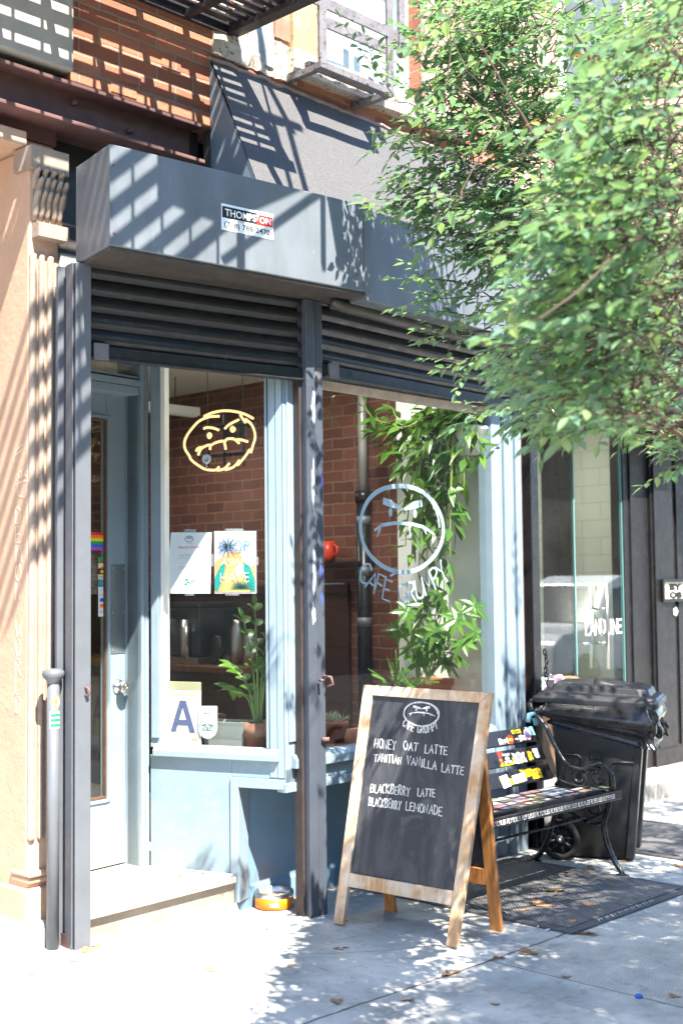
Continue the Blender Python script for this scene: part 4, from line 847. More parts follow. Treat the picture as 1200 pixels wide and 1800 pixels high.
CBL = PW(74, 1710, .034); CW = PW(352, 1710, .034)[0]-CBL[0]; CHt = PW(80, 1245, .034)[1]-CBL[1]; FC_ = Fr(FW.p(CBL[0], .034, CBL[1]), FW.ex)
mb = MB(FC_); mb.box(.0, CW, -.001, 0, CHt*.87, CHt*.995); mb.build('top_band', INK('olive_band', 176, 172, 138), gc)
mb = MB(FC_); mb.text('SANITARY INSPECTION GRADE', CW*.48, CHt*.775, CHt*.026, 0, .001, CW*.80, align='CENTER'); mb.text('NYC', CW*.84, CHt*.075, CHt*.038, 0, .001, CW*.18, align='CENTER', bold=.03); mb.build('print', k_gold, gc)
mb = MB(FC_); mb.ribbon(ring_pts(CW*.5, CHt*.45, CW*.36, CHt*.26, random.Random(1), wob=0), .003, 0, .0006); mb.build('seal', INK('faint_seal', 206, 206, 178), gc)
mb = MB(FC_)
lt_ = lambda a, b_: (CW*a, CHt*b_)
mb.flat([lt_(.19, .21), lt_(.44, .70), lt_(.60, .70), lt_(.84, .205), lt_(.70, .205), lt_(.52, .60), lt_(.33, .21)], -.0008, .001)
mb.flat([lt_(.30, .32), lt_(.72, .32), lt_(.68, .40), lt_(.36, .40)], -.0018, .0006); mb.build('big_letter', k_navy, gc)
rv, rq_ = sheet('review_sticker', k_white, 'white rounded review site sticker with an owl face on the window', 'sticker', [(328, 1428), (468, 1428), (468, 1600), (452, 1640), (425, 1662), (398, 1668), (370, 1660), (343, 1636), (330, 1600)], .024)
SBL = PW(328, 1668, .024); SW_ = PW(468, 1600, .024)[0]-SBL[0]; SH_ = PW(400, 1428, .024)[1]-SBL[1]; FV = Fr(FW.p(SBL[0], .024, SBL[1]), FW.ex)
mb = MB(FV); mb.text("We're on", SW_*.5, SH_*.84, SH_*.075, 0, .001, SW_*.66, align='CENTER', bold=.02); mb.text('Tripadvisor', SW_*.5, SH_*.73, SH_*.085, 0, .001, SW_*.84, align='CENTER', bold=.02); mb.build('wording', k_black, rv)
mb = MB(FV); mb.ribbon([(SW_*.5+SW_*.43*math.cos(R(a)), SH_*.34+SH_*.26*math.sin(R(a))) for a in range(105, 215, 10)], [.002+.012*math.sin(math.pi*i/10) for i in range(11)], 0, .0008); mb.ribbon([(SW_*.5+SW_*.4*math.cos(R(a)), SH_*.34+SH_*.25*math.sin(R(a))) for a in range(-60, 45, 10)], [.002+.010*math.sin(math.pi*i/10) for i in range(11)], 0, .0008); mb.build('mint_swirl', k_mint, rv)
mb = MB(FV)
for s in (-1, 1):
    mb.ribbon(ring_pts(SW_*(.5+s*.155), SH_*.34, SW_*.135, SH_*.085, random.Random(1), wob=0), .004, -.001, .001); mb.ribbon(ring_pts(SW_*(.5+s*.155), SH_*.34, SW_*.05, SH_*.032, random.Random(1), wob=0, n=16), .003, -.001, .001)
    mb.flat([(SW_*(.5+s*.2), SH_*.44), (SW_*(.5+s*.33), SH_*.43), (SW_*(.5+s*.27), SH_*.39)], -.001, .001)
mb.ribbon([(SW_*(.5+.24*math.cos(R(a))), SH_*(.38+.09*math.sin(R(a)))) for a in range(20, 165, 12)], .0035, -.001, .001); mb.flat([(SW_*.44, SH_*.29), (SW_*.56, SH_*.29), (SW_*.5, SH_*.235)], -.001, .001); mb.build('owl_mark', k_dgreen, rv)
# stickers on the door pane
def dsheet(name, mat, label, px0, py0, px1, py1, cat_='sticker', y=.016):
    a = FD.at(px0, py1, y); b_ = FD.at(px1, py0, y); mb = MB(FD); mb.box(a[0], b_[0], y-.001, y, a[1], b_[1])
    return one(mb, name, mat, label, cat_, FD.p(a[0], y, a[1])), Fr(FD.p(a[0], y-.001, a[1]), FD.ex), b_[0]-a[0], b_[1]-a[1]
rb, f_, w_, h_ = dsheet('flag_sticker', k_orange, 'rainbow striped flag sticker on the café door glass', 158, 936, 184.5, 967)
for k, m_ in enumerate((k_purple, k_blue, k_green, k_yellow, k_orange, k_red)):
    mb = MB(f_); mb.box(0, w_, -.001, 0, h_*k/6, h_*(k+1)/6); s_ = mb.build('stripe', m_, rb)
DC = [(k_green, 'green and red bank card sticker on the door glass', 980, 989, k_red), (k_cream, 'cream and orange bank card sticker on the door glass', 990, 999, k_orange), (k_black, 'dark card sticker with red and yellow circles on the door glass', 1000.5, 1009, k_red), (k_cream, 'cream card sticker with dark word on the door glass', 1010, 1019, k_navy), (k_teal, 'teal card sticker on the door glass', 1020, 1030, k_cyan)]
for m_, l_, a, b_, m2 in DC:
    o_, f_, w_, h_ = dsheet('card_sticker', m_, l_, 173, a, 183.5, b_); o_['group'] = 'payment card stickers on the door'
    mb = MB(f_)
    if m_ is k_black: mb.disc(w_*.38, h_*.5, w_*.22, h_*.36, 0, .0008)
    elif m2 is k_navy: mb.text('VISA', w_*.5, h_*.3, h_*.4, 0, .0008, w_*.7, align='CENTER')
    else: mb.flat([(w_*.1, 0), (w_*.95, 0), (w_*.95, h_*.5)] if m2 is not k_cyan else [(w_*.2, h_*.3), (w_*.8, h_*.3), (w_*.8, h_*.7), (w_*.2, h_*.7)], 0, .0008)
    mb.build('mark', m2, o_)
    if m_ is k_black: mb = MB(f_); mb.disc(w_*.6, h_*.5, w_*.22, h_*.36, -.001, .0008); mb.build('second_mark', k_yellow, o_)
o_, f_, w_, h_ = dsheet('card_list', k_paper, 'tall white payment list sticker with small card marks on the door glass', 173, 1031.5, 184, 1084)
for m_, a in ((k_blue, .5), (k_orange, .30)): mb = MB(f_); mb.box(w_*.25, w_*.78, -.001, 0, h_*a, h_*(a+.12)); mb.build('card_mark', m_, o_)
mb = MB(f_); mb.text('VISA', w_*.5, h_*.13, h_*.05, 0, .001, w_*.55, align='CENTER'); mb.text('WE ACCEPT', w_*.5, h_*.88, h_*.03, 0, .001, w_*.6, align='CENTER'); mb.box(w_*.2, w_*.8, -.001, 0, h_*.72, h_*.73); mb.build('print', k_navy, o_)
# ------------------------------------------------------------------ plants
def leaf(mb, b, d, up, ln, wd, droop=.3, fold=.25, n=5):
    d = Vector(d).normalized(); up = Vector(up); side = d.cross(up)
    if side.length < 1e-4: side = d.orthogonal()
    side.normalize(); nm = side.cross(d).normalized(); b = Vector(b); rows = []
    for i in range(n+1):
        t = i/n; c = b+d*ln*t+Vector((0, 0, -1))*droop*ln*t*t; wv = wd*.5*max(.02, math.sin(math.pi*min(1, t**.8*.97+.03)))
        rows.append((c+side*wv+nm*fold*wv, c, c-side*wv+nm*fold*wv))
    k = mb.add([p for r in rows for p in r])
    for i in range(n):
        a = k+i*3; mb.face((a, a+1, a+4, a+3)); mb.face((a+1, a+2, a+5, a+4))
def rdir(q, z0=-.2, z1=.8):
    a = q.uniform(0, 6.283); z = q.uniform(z0, z1); h = math.sqrt(max(0, 1-z*z)); return Vector((h*math.cos(a), h*math.sin(a), z))
def pot(mb, c, r0, r1, h, rim=.02): mb.sm = True; mb.lathe([(r0, 0), (r1*.97, h-rim*1.6), (r1*1.1, h-rim*1.6), (r1*1.12, h), (r1*.95, h), (r1*.93, h-.02)], 24, Fr(c)); mb.sm = False
LED = gzb-.025
# zz plant in terracotta pot, side window
c = FW.p(FW.at(452, 1309, .16)[0]+.005, .17, LED)
t = thing('potted_plant', 'leafy upright plant in a brown terracotta pot at the right of the side window', 'plant', c)
mb = MB(); pot(mb, c, .062, .088, .165, .045); mb.sm = True; mb.lathe([(.10, .0), (.105, .018), (.095, .018)], 24, Fr(c)); mb.build('pot', m_terra2, t)
mb = MB(); mb.lathe([(.085, .150), (.001, .155)], 20, Fr(c)); mb.build('soil', m_soil, t)
st_, lf = MB(), MB(); st_.sm = True; q = random.Random(3)
for (tx, ty, zz) in ((-.15, -.02, .30), (-.10, .02, .55), (-.02, .0, .62), (.06, .02, .52), (.02, .1, .5), (-.19, .04, .17), (.10, .05, .66), (.12, -.02, .40)):
    base = c+Vector((tx*.1, ty*.1, .15)); top = c+FW.ex*tx+FW.ey*ty+Vector((0, 0, .15+zz)); mid = (base+top)/2+Vector((0, 0, .05))-FW.ex*tx*.15
    pts = cat([base, mid, top], 6); st_.tube(pts, [.008-.005*i/len(pts) for i in range(len(pts))], 6)
    for i in range(5, len(pts), 2):
        tdir = (pts[i]-pts[i-1]).normalized()
        for s in (-1, 1):
            dv = (tdir*.6+tdir.cross(Vector((.3, -.8, .2))).normalized()*s+Vector((0, 0, .15))).normalized(); leaf(lf, pts[i], dv, (q.uniform(-.4, .4), -.6, 1), q.uniform(.09, .13), .048, .25)
    leaf(lf, pts[-1], pts[-1]-pts[-2], (0, -1, .5), .10, .036)
st_.build('stems', m_stem, t); lf.sm = True; lf.build('foliage', m_leafZ, t)
# pale trough
a0, z_ = FW.at(357, 1310, .12); a1, _ = FW.at(436, 1310, .12)
t = thing('trough_planter', 'empty pale grey trough planter on the side window ledge', 'planter', FW.p((a0+a1)/2, .14, LED))
mb = MB(FW); zt_ = FW.at(400, 1268, .12)[1]
mb.loft([[FW.p(x, y, z) for x, y in ((a0+i_, .08+i_), (a1-i_, .08+i_), (a1-i_, .22-i_), (a0+i_, .22-i_))] for z, i_ in ((LED, .034), (zt_-.02, .0), (zt_, -.006), (zt_, .006), (LED+.03, .022))]); mb.build('body', M('pale_fibre_planter', srgb(160, 162, 154), .7, 0, .08, 5, .2), t)
# hanging plants by the white panel
def pt_u(px, py, u): return on_u(px, py, u)
c = pt_u(826, 800, 6.24)
t = thing('hanging_plant', 'trailing plant in a white hanging pot beside the white panel', 'plant', c)
mb = MB(); pc = Vector((c.x, c.y, c.z)); mb.sm = True; mb.lathe([(.075, 0), (.11, .15), (.12, .16), (.118, .175), (.105, .17)], 24, Fr(pc)); mb.build('pot', m_white, t)
mb = MB()
for k in range(3): mb.tube([pc+Vector((.11*math.cos(k*2.1), .11*math.sin(k*2.1), .17)), pc+Vector((0, 0, .62))], .0025, 5)
mb.tube([pc+Vector((0, 0, .62)), Vector((pc.x, pc.y, 3.17))], .003, 5); mb.build('hanger', m_white, t)
st_, lf = MB(), MB(); st_.sm = True; q = random.Random(12)
tips = [(636, 700), (655, 760), (680, 800), (700, 850), (715, 930), (722, 990), (735, 1010), (745, 960), (700, 780), (760, 1000), (775, 1020), (790, 990), (800, 930), (815, 860), (830, 780), (765, 860), (755, 900), (690, 745), (730, 880), (780, 1040), (740, 740), (770, 720), (800, 735), (720, 720), (845, 800), (748, 1030), (720, 870), (735, 840), (760, 880), (780, 860), (795, 900), (770, 960), (740, 920), (725, 950), (790, 1040), (705, 820), (745, 800), (785, 800), (660, 730), (690, 720), (770, 930), (785, 880), (712, 960), (760, 800)]
for (px, py) in tips:
    e = pt_u(px, py, q.uniform(5.98, 6.26)); b0 = pc+Vector((q.uniform(-.06, .0), q.uniform(-.06, .06), .17))
    m1 = b0+(Vector((e.x, e.y, b0.z))-b0)*.55+Vector((0, 0, q.uniform(.04, .10))); m2 = Vector((e.x+(b0.x-e.x)*.12, e.y+(b0.y-e.y)*.12, (e.z*.45+b0.z*.55)))
    pts = cat([b0, m1, m2, e], 6); st_.tube(pts, [.0045-.002*i/len(pts) for i in range(len(pts))], 5)
    for i in range(3, len(pts), 1):
        if q.random() < .82:
            td = (pts[i]-pts[i-1]).normalized(); dv = (td*.4+rdir(q, -.6, .7)*1.0+Vector((0, 0, -.12))).normalized()
            leaf(lf, pts[i], dv, (q.uniform(-.6, .1), q.uniform(-.8, 0), .8), q.uniform(.09, .15), q.uniform(.036, .054), q.uniform(.1, .4))
st_.build('stems', m_stem, t); lf.sm = True; lf.build('foliage', m_leafV, t)
# schefflera in a square terracotta pot
p0 = pt_u(752, 1205, 6.17); c = Vector((p0.x, p0.y, LED))
t = thing('potted_plant', 'bushy umbrella leaved plant in a terracotta pot below the hanging plant', 'plant', c)
zr = pt_u(785, 1196, 6.12).z
mb = MB(); mb.loft([[c+Vector((sx*r_, sy*r_, z)) for sx, sy in ((-1, -1), (1, -1), (1, 1), (-1, 1))] for z, r_ in ((0, .085), (zr-LED-.05, .105), (zr-LED-.05, .116), (zr-LED, .118), (zr-LED, .10), (zr-LED-.03, .098))]); mb.build('pot', m_terra, t, .004)
st_, lf = MB(), MB(); st_.sm = True; q = random.Random(21)
for (px, py) in [(715, 1075), (730, 1110), (700, 1105), (745, 1060), (760, 1095), (780, 1065), (800, 1090), (832, 1065), (835, 1110), (815, 1130), (790, 1120), (770, 1140), (750, 1150), (735, 1165), (805, 1155), (765, 1110), (722, 1140), (785, 1165), (740, 1085), (812, 1075), (770, 1050), (755, 1125)]:
    e = pt_u(px, py, q.uniform(5.95, 6.27)); b0 = Vector((c.x, c.y, zr-.01)); pts = cat([b0, b0+(e-b0)*.5+Vector((0, 0, .04)), e], 5); st_.tube(pts, .0035, 5)
    ax = (Vector((-.35, -.75, .45))+rdir(q, -.6, .6)*.6).normalized(); s0 = ax.orthogonal().normalized(); s1 = ax.cross(s0); nl = q.randint(6, 8); ph = q.random()
    for k in range(nl):
        a = 6.283*(k+ph)/nl; leaf(lf, e, s0*math.cos(a)+s1*math.sin(a)-ax*.12, ax, q.uniform(.085, .13), .036, .18, .2)
st_.build('stems', m_stem, t); lf.sm = True; lf.build('foliage', m_leafV, t)
# fern
p0 = pt_u(697, 1215, 6.0); c = Vector((p0.x, p0.y, LED))
t = thing('potted_fern', 'bright green fern behind the chalkboard top', 'plant', c)
mb = MB(); pot(mb, c, .06, .085, .13); mb.build('pot', m_terra, t)
lf, st_ = MB(), MB(); q = random.Random(31)
for (px, py) in [(655, 1185), (662, 1205), (680, 1155), (690, 1165), (700, 1160), (708, 1175), (720, 1180), (740, 1185), (765, 1188), (755, 1200), (730, 1200), (715, 1195), (685, 1190), (675, 1200), (745, 1195), (705, 1185), (695, 1145), (725, 1205), (650, 1178), (770, 1198)]:
    e = pt_u(px, py, 6.0+q.uniform(-.12, .12)); b0 = c+Vector((0, 0, .13)); pts = cat([b0, b0+(e-b0)*.5+Vector((0, 0, .05)), e], 9); st_.tube(pts, .002, 4)
    for i in range(2, len(pts)):
        td = (pts[i]-pts[i-1]).normalized(); k = 1-i/len(pts)*.75
        for s in (-1, 1): leaf(lf, pts[i], td*.35+td.cross(Vector((.3, -.7, .5))).normalized()*s, (.1, -.6, .8), .042*k+.006, .013, .1, .1, 2)
st_.build('stems', m_stem, t); lf.build('fronds', m_leafF, t)
# small succulent by the post
p0 = gz(594, 1304, LED); c = Vector((p0.x, p0.y+.02, LED))
t = thing('potted_succulent', 'pale spiky succulent in a small orange terracotta pot behind the post', 'plant', c)
mb = MB(); pot(mb, c, .048, .066, .115); mb.build('pot', m_terra, t)
lf = MB(); q = random.Random(41)
for k in range(70): leaf(lf, c+Vector((q.uniform(-.04, .04), q.uniform(-.04, .04), .11)), rdir(q, .1, 1), (0, 0, 1.01), q.uniform(.05, .085), .012, .05, .4, 3)
lf.build('foliage', m_succ, t)
# ledge clutter seen behind the post
p0 = gz(577, 1250, LED+.1); c = Vector((p0.x+.12, p0.y+.25, LED)); t = thing('potted_plant', 'small green plant mostly hidden behind the painted post', 'plant', c)
mb = MB(); pot(mb, c, .045, .06, .10); mb.build('pot', m_terra2, t); lf = MB(); q = random.Random(51)
for k in range(26): leaf(lf, c+Vector((0, 0, .1+q.uniform(0, .22))), rdir(q, -.1, .6), (0, 0, 1.01), q.uniform(.06, .1), .03)
lf.build('foliage', m_leafZ, t)

# ------------------------------------------------------------------ chalkboard A-frame
fl_, fr_ = gz(586, 1625), gz(803, 1667); br_, bl_ = gz(880, 1637), gz(678, 1600)
exb = (fr_-fl_).normalized(); midb = (fl_+fr_)/2; midk = (br_+bl_)/2; topm = (midb+midk)/2+Vector((0, 0, 1.149)); topm.z = 1.149
ezb = (topm-midb); Hb = ezb.length; ezb.normalize(); ezb = (ezb-exb*ezb.dot(exb)).normalized()
FB = Fr(fl_, exb, ezb); TLx = FB.at(641, 1204); TRx = FB.at(866, 1218); BLx = FB.at(588, 1622); BRx = FB.at(804, 1667)
ab = thing('sandwich_board', 'oak framed chalkboard sandwich board with chalk drinks list', 'sandwich board', (midb+midk)/2)
def bil(s, t_): return ((BLx[0]*(1-s)+BRx[0]*s)*(1-t_)+(TLx[0]*(1-s)+TRx[0]*s)*t_, (BLx[1]*(1-s)+BRx[1]*s)*(1-t_)+(TLx[1]*(1-s)+TRx[1]*s)*t_)
sw_ = .082
def bar(mb, fr, quad, y0, y1): mb.loft([[fr.p(x, y0, z) for x, z in quad], [fr.p(x, y1, z) for x, z in quad]])
cbl, cbr = FB.at(604, 1532), FB.at(806, 1563); cl, cr = FB.at(601, 1556), FB.at(804, 1592)
tb_ = .957
mb = MB(FB); bar(mb, FB, [bil(0, 0), bil(sw_, 0), bil(sw_, tb_), bil(0, 1)], -.012, .014); bar(mb, FB, [bil(1-sw_, 0), bil(1, 0), bil(1, 1), bil(1-sw_, tb_)], -.012, .014)
bar(mb, FB, [bil(.001, 1), bil(sw_, tb_), bil(1-sw_, tb_), bil(.999, 1)][::-1], -.013, .013)
t0 = (cbl[1]-BLx[1])/(TLx[1]-BLx[1]); t1 = (cl[1]-BLx[1])/(TLx[1]-BLx[1])
bar(mb, FB, [bil(sw_, t1), bil(1-sw_, t1), bil(1-sw_, t0), bil(sw_, t0)], -.012, .012); mb.build('front_frame', m_woodb, ab, .003)
mb = MB(FB); bar(mb, FB, [bil(sw_-.01, t0-.01), bil(1-sw_+.01, t0-.01), bil(1-sw_+.01, tb_+.005), bil(sw_-.01, tb_+.005)], -.001, .006); sb = mb.build('front_board', m_slate, ab)
mb = MB(FB); ctr = FB.at(740, 1255); rxx = (FB.at(771, 1253)[0]-FB.at(709.5, 1253)[0])/2; rzz = (FB.at(740, 1234)[1]-FB.at(740, 1276)[1])/2
frown_face(mb, ctr[0], ctr[1], rxx, rzz, .0075, -.001, .001, FB, 6)
def arc2(f): a = R(214+f*112); return ctr[0]+rxx*1.12*math.cos(a), ctr[1]+rzz*1.22*math.sin(a)-.004, (a+math.pi/2-2*math.pi)*.55
stroke_text(mb, 'CAFE GRUMPY', 0, 0, .225, 0, .034, .0055, -.001, .001, FB, .22, .05, 3, arc2)
mb.build('chalk_emblem', m_chalk, sb); mb = MB(FB)
def chalk(s, px0, py0, px1, py1, hpx, seed):   # a chalk line between two baseline points
    a = FB.at(px0, py0); b_ = FB.at(px1, py1); h = FB.at(px0, py0-hpx)[1]-a[1]
    stroke_text(mb, s, a[0], a[1], b_[0], b_[1], h, .0055, -.001, .001, FB, .26, .06, seed)
chalk('HONEY', 658, 1314, 695, 1318, 15, 1); chalk('OAT', 709, 1318, 733, 1321, 14, 2); chalk('LATTE', 747, 1323, 785, 1327, 14, 3)
mb.build('chalk_line', m_chalk, sb); mb = MB(FB)
chalk('TAHITIAN', 657, 1338, 705, 1343, 13, 4); chalk('VANILLA', 714, 1343, 766, 1352, 14, 5); chalk('LATTE', 776, 1357, 814, 1362, 14, 6)
mb.build('chalk_line', m_chalk, sb); mb = MB(FB)
chalk('BLACKBERRY', 651, 1392, 720, 1399, 15, 7); chalk('LATTE', 734, 1399, 764, 1401, 13, 8); mb.build('chalk_line', m_chalk, sb); mb = MB(FB); chalk('BLACKBERRY', 648, 1415, 704, 1423, 14, 9); chalk('LEMONADE', 713, 1424, 776, 1434, 15, 10)
mb.build('chalk_line', m_chalk, sb)
# rear panel
ezr = ((midk*0+topm+Vector((.02, 0, -.01)))-midk); exr = (br_-bl_).normalized(); ezr.normalize(); ezr = (ezr-exr*ezr.dot(exr)).normalized(); FK = Fr(bl_, exr, ezr)
LBk = (br_-bl_).length; HK = 1.145/ezr.z
mb = MB(FK)
mb.box(0, .062, -.012, .014, 0, HK-.02); mb.box(LBk-.055, LBk+.006, -.012, .014, 0, HK-.02); mb.box(.062, LBk-.055, -.012, .012, .22, .30); mb.box(.062, LBk-.055, -.012, .012, HK-.08, HK-.02); mb.build('rear_frame', m_woodo, ab, .003)
mb = MB(FK); mb.box(.055, LBk-.05, -.002, .004, .295, HK-.075); mb.build('rear_board', m_slate, ab)
mb = MB(FB)
for s in (.12, .88):
    mb = MB(FB); x, z = bil(s, .985); mb.box(x-.03, x+.03, .013, .05, z-.004, z+.006); mb.build('hinge', m_chrome, ab)
mb = MB(); z = .33; mb.tube([FB.p(.4, .02, .25), (FB.p(.4, .02, .25)+FK.p(.35, -.01, .25))/2+Vector((0, 0, -.05)), FK.p(.35, -.01, .25)], .003, 5); mb.build('cord', m_chalk, ab)

# ------------------------------------------------------------------ bench
bn = thing('park_bench', 'sticker covered black slatted bench with cast iron ends beside the window', 'bench', (5.8, 4.2, 0))
FN = Fr((5.165, 3.955, 0), (1, 0, 0)); BLn = 1.235
sl_prof = [(0, .425), (.075, .452), (.165, .447), (.255, .440), (.345, .436)]
for k, (y, z) in enumerate(sl_prof):
    mb = MB(FN); mb.box(0, BLn, y+.004, y+.078, z, z+.024); o = mb.build('seat_slat', m_black, bn, .004)
    if k == 0:
        mb = MB(FN); mb.box(0, BLn, -.012, .003, .424, .476); mb.build('front_rail', m_black, o, .003)
def sticker(fr, x, z, w_, h_, y, mat, label=None, shape='rect', rot=0, parent=bn):
    mb = MB(fr); cr, sr = math.cos(rot), math.sin(rot)
    pl_ = [(-.5, -.5), (.5, -.5), (.5, .5), (-.5, .5)] if shape == 'rect' else [(.5*math.cos(a*.393), .5*math.sin(a*.393)) for a in range(16)] if shape == 'round' else [(.5, -.2), (.2, -.5), (-.2, -.5), (-.5, -.2), (-.5, .2), (-.2, .5), (.2, .5), (.5, .2)] if shape == 'oct' else [(-.5, -.4), (-.2, -.5), (.1, -.38), (.5, -.45), (.42, 0), (.5, .4), (.2, .3), (.05, .5), (-.2, .36), (-.46, .5), (-.4, .1)]
    mb.flat([(x+(a*w_)*cr-(b_*h_)*sr, z+(a*w_)*sr+(b_*h_)*cr) for a, b_ in pl_], y, .001); o = mb.build('sticker', mat, parent)
    if label: o['label'] = label
    return o
def stext(o, fr, s, x, z, h, w_, y, mat, rot=0, bold=.02):
    mb = MB(fr); mb.text(s, x, z, h, y, .0008, w_, align='CENTER', bold=bold, rot=rot); mb.build('lettering', mat, o)
# front rail lettering, repeated along its length
mb = MB(FN)
strip = MB(FN); strip.box(.004, BLn-.004, -.0135, -.0121, .432, .470); o = strip.build('rail_strip', k_black, bn)
x = .02; k = 0
while x < BLn-.12:
    mb.text('FLY', x, .438, .025, -.0136, .0008, .042, bold=.012); mb.text('FLYLES' if k % 3 else 'LYLES', x+.045, .438, .025, -.0136, .0008, .072, bold=.012); x += .128; k += 1
mb.build('rail_lettering', k_white, o); o['label'] = 'black strip with repeated white lettering'
# back slats, leaning
ezb_ = Vector((0, .14, .30)).normalized(); FBk = Fr(FN.p(0, .425, .505), (1, 0, 0), ezb_)
bsl = []
for k in range(3):
    mb = MB(FBk); z0 = .0+k*.118; mb.box(0, BLn-.03, 0, .02, z0, z0+.092); bsl.append(mb.build('back_slat', m_black, bn, .004))
def bp(px, py): return FBk.at(px, py, -.001)
def bst(px, py, wpx, hpx, mat, label=None, shape='rect', rot=0, sl_=None):
    a = bp(px-wpx/2, py); b_ = bp(px+wpx/2, py); c_ = bp(px, py-hpx/2)[1]-bp(px, py+hpx/2)[1]; x, z = bp(px, py)
    k = max(0, min(2, int((z+.012)/.118))); wv = abs(b_[0]-a[0]); z = max(k*.118+c_*.5, min(k*.118+.092-c_*.5, z)) if c_ < .092 else k*.118+.046
    o = sticker(FBk, x, z, wv, min(c_, .092), -.0005-.0006*(sl_ or 0), mat, label, shape, rot, bsl[k]); return o, x, z, wv, min(c_, .092)
o, x, z, a, h = bst(884, 1303, 16, 11, k_white, 'white sticker with bold black letters'); stext(o, FBk, 'UTZ', x, z-.018, .036, a*.85, -.0018, k_black)
o, x, z, a, h = bst(896, 1300, 12, 15, k_red, 'red eight sided sticker', 'oct', .3); stext(o, FBk, 'POSSE', x, z-.008, .016, a*.75, -.0018, k_yellow)
o, x, z, a, h = bst(909, 1303, 10, 17, k_black, 'black oval sticker', 'round', 0, 3); stext(o, FBk, 'HOTEL', x, z-.006, .010, a*.7, -.0035, k_white)
o, x, z, a, h = bst(906, 1286, 16, 7, k_yellow, 'yellow strip sticker', 'rect', .0, 2); stext(o, FBk, 'ALOHA', x, z-.007, .014, a*.85, -.003, k_black)
bst(916, 1297, 16, 12, k_white, None, 'torn', 0, 1)
o, x, z, a, h = bst(926, 1291, 12, 20, k_pink, 'pink round seal sticker', 'round', 0, 2); mb = MB(FBk); mb.disc(x, z, a*.33, h*.35, -.0028, .0008); mb.build('centre', k_navy, o)
bst(931, 1285, 14, 16, INK('pale_blue_vinyl', 126, 190, 206), 'pale blue corner sticker', 'rect', 0, 0)
bst(880, 1331, 10, 24, k_red, None, 'torn', 0, 0); bst(900, 1343, 44, 14, k_yellow, None, 'torn', 0, 0)
o, x, z, a, h = bst(890, 1333, 18, 20, k_black, 'black round sticker with white lettering', 'rect', 0, 2); stext(o, FBk, 'FRIENDS', x, z+.014, .014, a*.8, -.003, k_white); stext(o, FBk, 'NEW YORK', x, z-.03, .014, a*.8, -.003, k_white); mb = MB(FBk); mb.disc(x, z-.003, a*.22, .012, -.0029, .0008); mb.build('dot', k_white, o)
o, x, z, a, h = bst(912, 1333, 24, 22, k_white, 'torn white sticker', 'torn', .0, 1); q = random.Random(2)
mb = MB(FBk)
for k in range(14): mb.ribbon([(x-a*.4+a*.06*k, z-h*.32+q.uniform(0, .012)), (x-a*.4+a*.06*k+.006, z+h*.25+q.uniform(-.02, .01))], .004, -.0025, .0006)
mb.build('scrawl', k_grey, o)
o, x, z, a, h = bst(941, 1324, 9, 17, k_white, 'white upright sticker with black letters', 'rect', 0, 2); stext(o, FBk, '2BADS', x-.014, z-.03, .022, .065, -.003, k_black, R(80))
o, x, z, a, h = bst(931, 1328, 8, 18, k_yellow, 'yellow swirl sticker', 'torn', 0, 1)
bst(930, 1358, 36, 16, k_yellow, None, 'torn', 0, 0); bst(905, 1372, 30, 12, k_yellow, None, 'torn', 0, 0)
o, x, z, a, h = bst(888, 1375, 15, 22, k_white, 'white sticker with black doodle face', 'rect', .1, 1); mb = MB(FBk)
mb.ribbon(ring_pts(x, z, a*.3, h*.36, random.Random(4), wob=.08), .005, -.0025, .0006)
for s in (-1, 1): mb.disc(x+s*a*.12, z+h*.1, a*.06, h*.05, -.0025, .0006, 10)
mb.ribbon([(x-a*.16, z-h*.12), (x, z-h*.2), (x+a*.16, z-h*.12)], .005, -.0025, .0006); mb.build('doodle', k_black, o)
o, x, z, a, h = bst(912, 1368, 24, 15, k_white, 'white label sticker with thin black capitals', 'rect', .05, 2); stext(o, FBk, 'MANHATTA', x, z-.016, .03, a*.85, -.003, k_black, .05, 0)
o, x, z, a, h = bst(942, 1360, 18, 17, k_yellow, 'yellow square sticker with red marks', 'rect', .0, 2); mb = MB(FBk); q = random.Random(6)
for k in range(16): mb.disc(x+a*q.uniform(-.4, .4), z+h*q.uniform(-.4, .4), .0045, .006, -.0028, .0006, 6)
mb.build('red_marks', k_red, o)
# stickers plastered on the seat
FT = Fr(FN.p(0, 0, .4765), (1, 0, 0), (0, 1, 0)); q = random.Random(17)   # local z runs towards the back
mk = lambda n, *c: INK('faded_sticker_'+n, *c, .4)
cols = [mk('white', 176, 178, 180), mk('grey', 128, 132, 138), mk('slate', 84, 96, 112), mk('rose', 150, 110, 116), mk('maroon', 122, 52, 58), mk('cream', 168, 162, 142), mk('olive', 120, 122, 92), mk('pale', 150, 158, 166), k_black, mk('mauve', 116, 104, 128), mk('blue', 92, 122, 150)]
for k, (y, z) in enumerate(sl_prof):
    x = .03+q.uniform(0, .05)
    while x < BLn-.1:
        ln = q.uniform(.05, .16); fr = Fr(FN.p(0, 0, z+.0245), (1, 0, 0), (0, 1, 0)); m_ = q.choice(cols)
        o = sticker(fr, x+ln/2, y+.041+q.uniform(-.006, .006), ln, q.uniform(.035, .062), -.0002, m_, None, q.choice(['rect', 'rect', 'torn']), q.uniform(-.12, .12), bn)
        o.location.z += .0005
        mb = MB(fr)
        for j in range(3): mb.ribbon([(x+ln*.15, y+.03+j*.012), (x+ln*q.uniform(.6, .85), y+.03+j*.012+q.uniform(-.004, .004))], .004, -.0018, .0005)
        mb.build('print', q.choice([k_black, k_red, k_grey, k_white, k_navy]), o)
        x += ln+q.uniform(.0, .05)
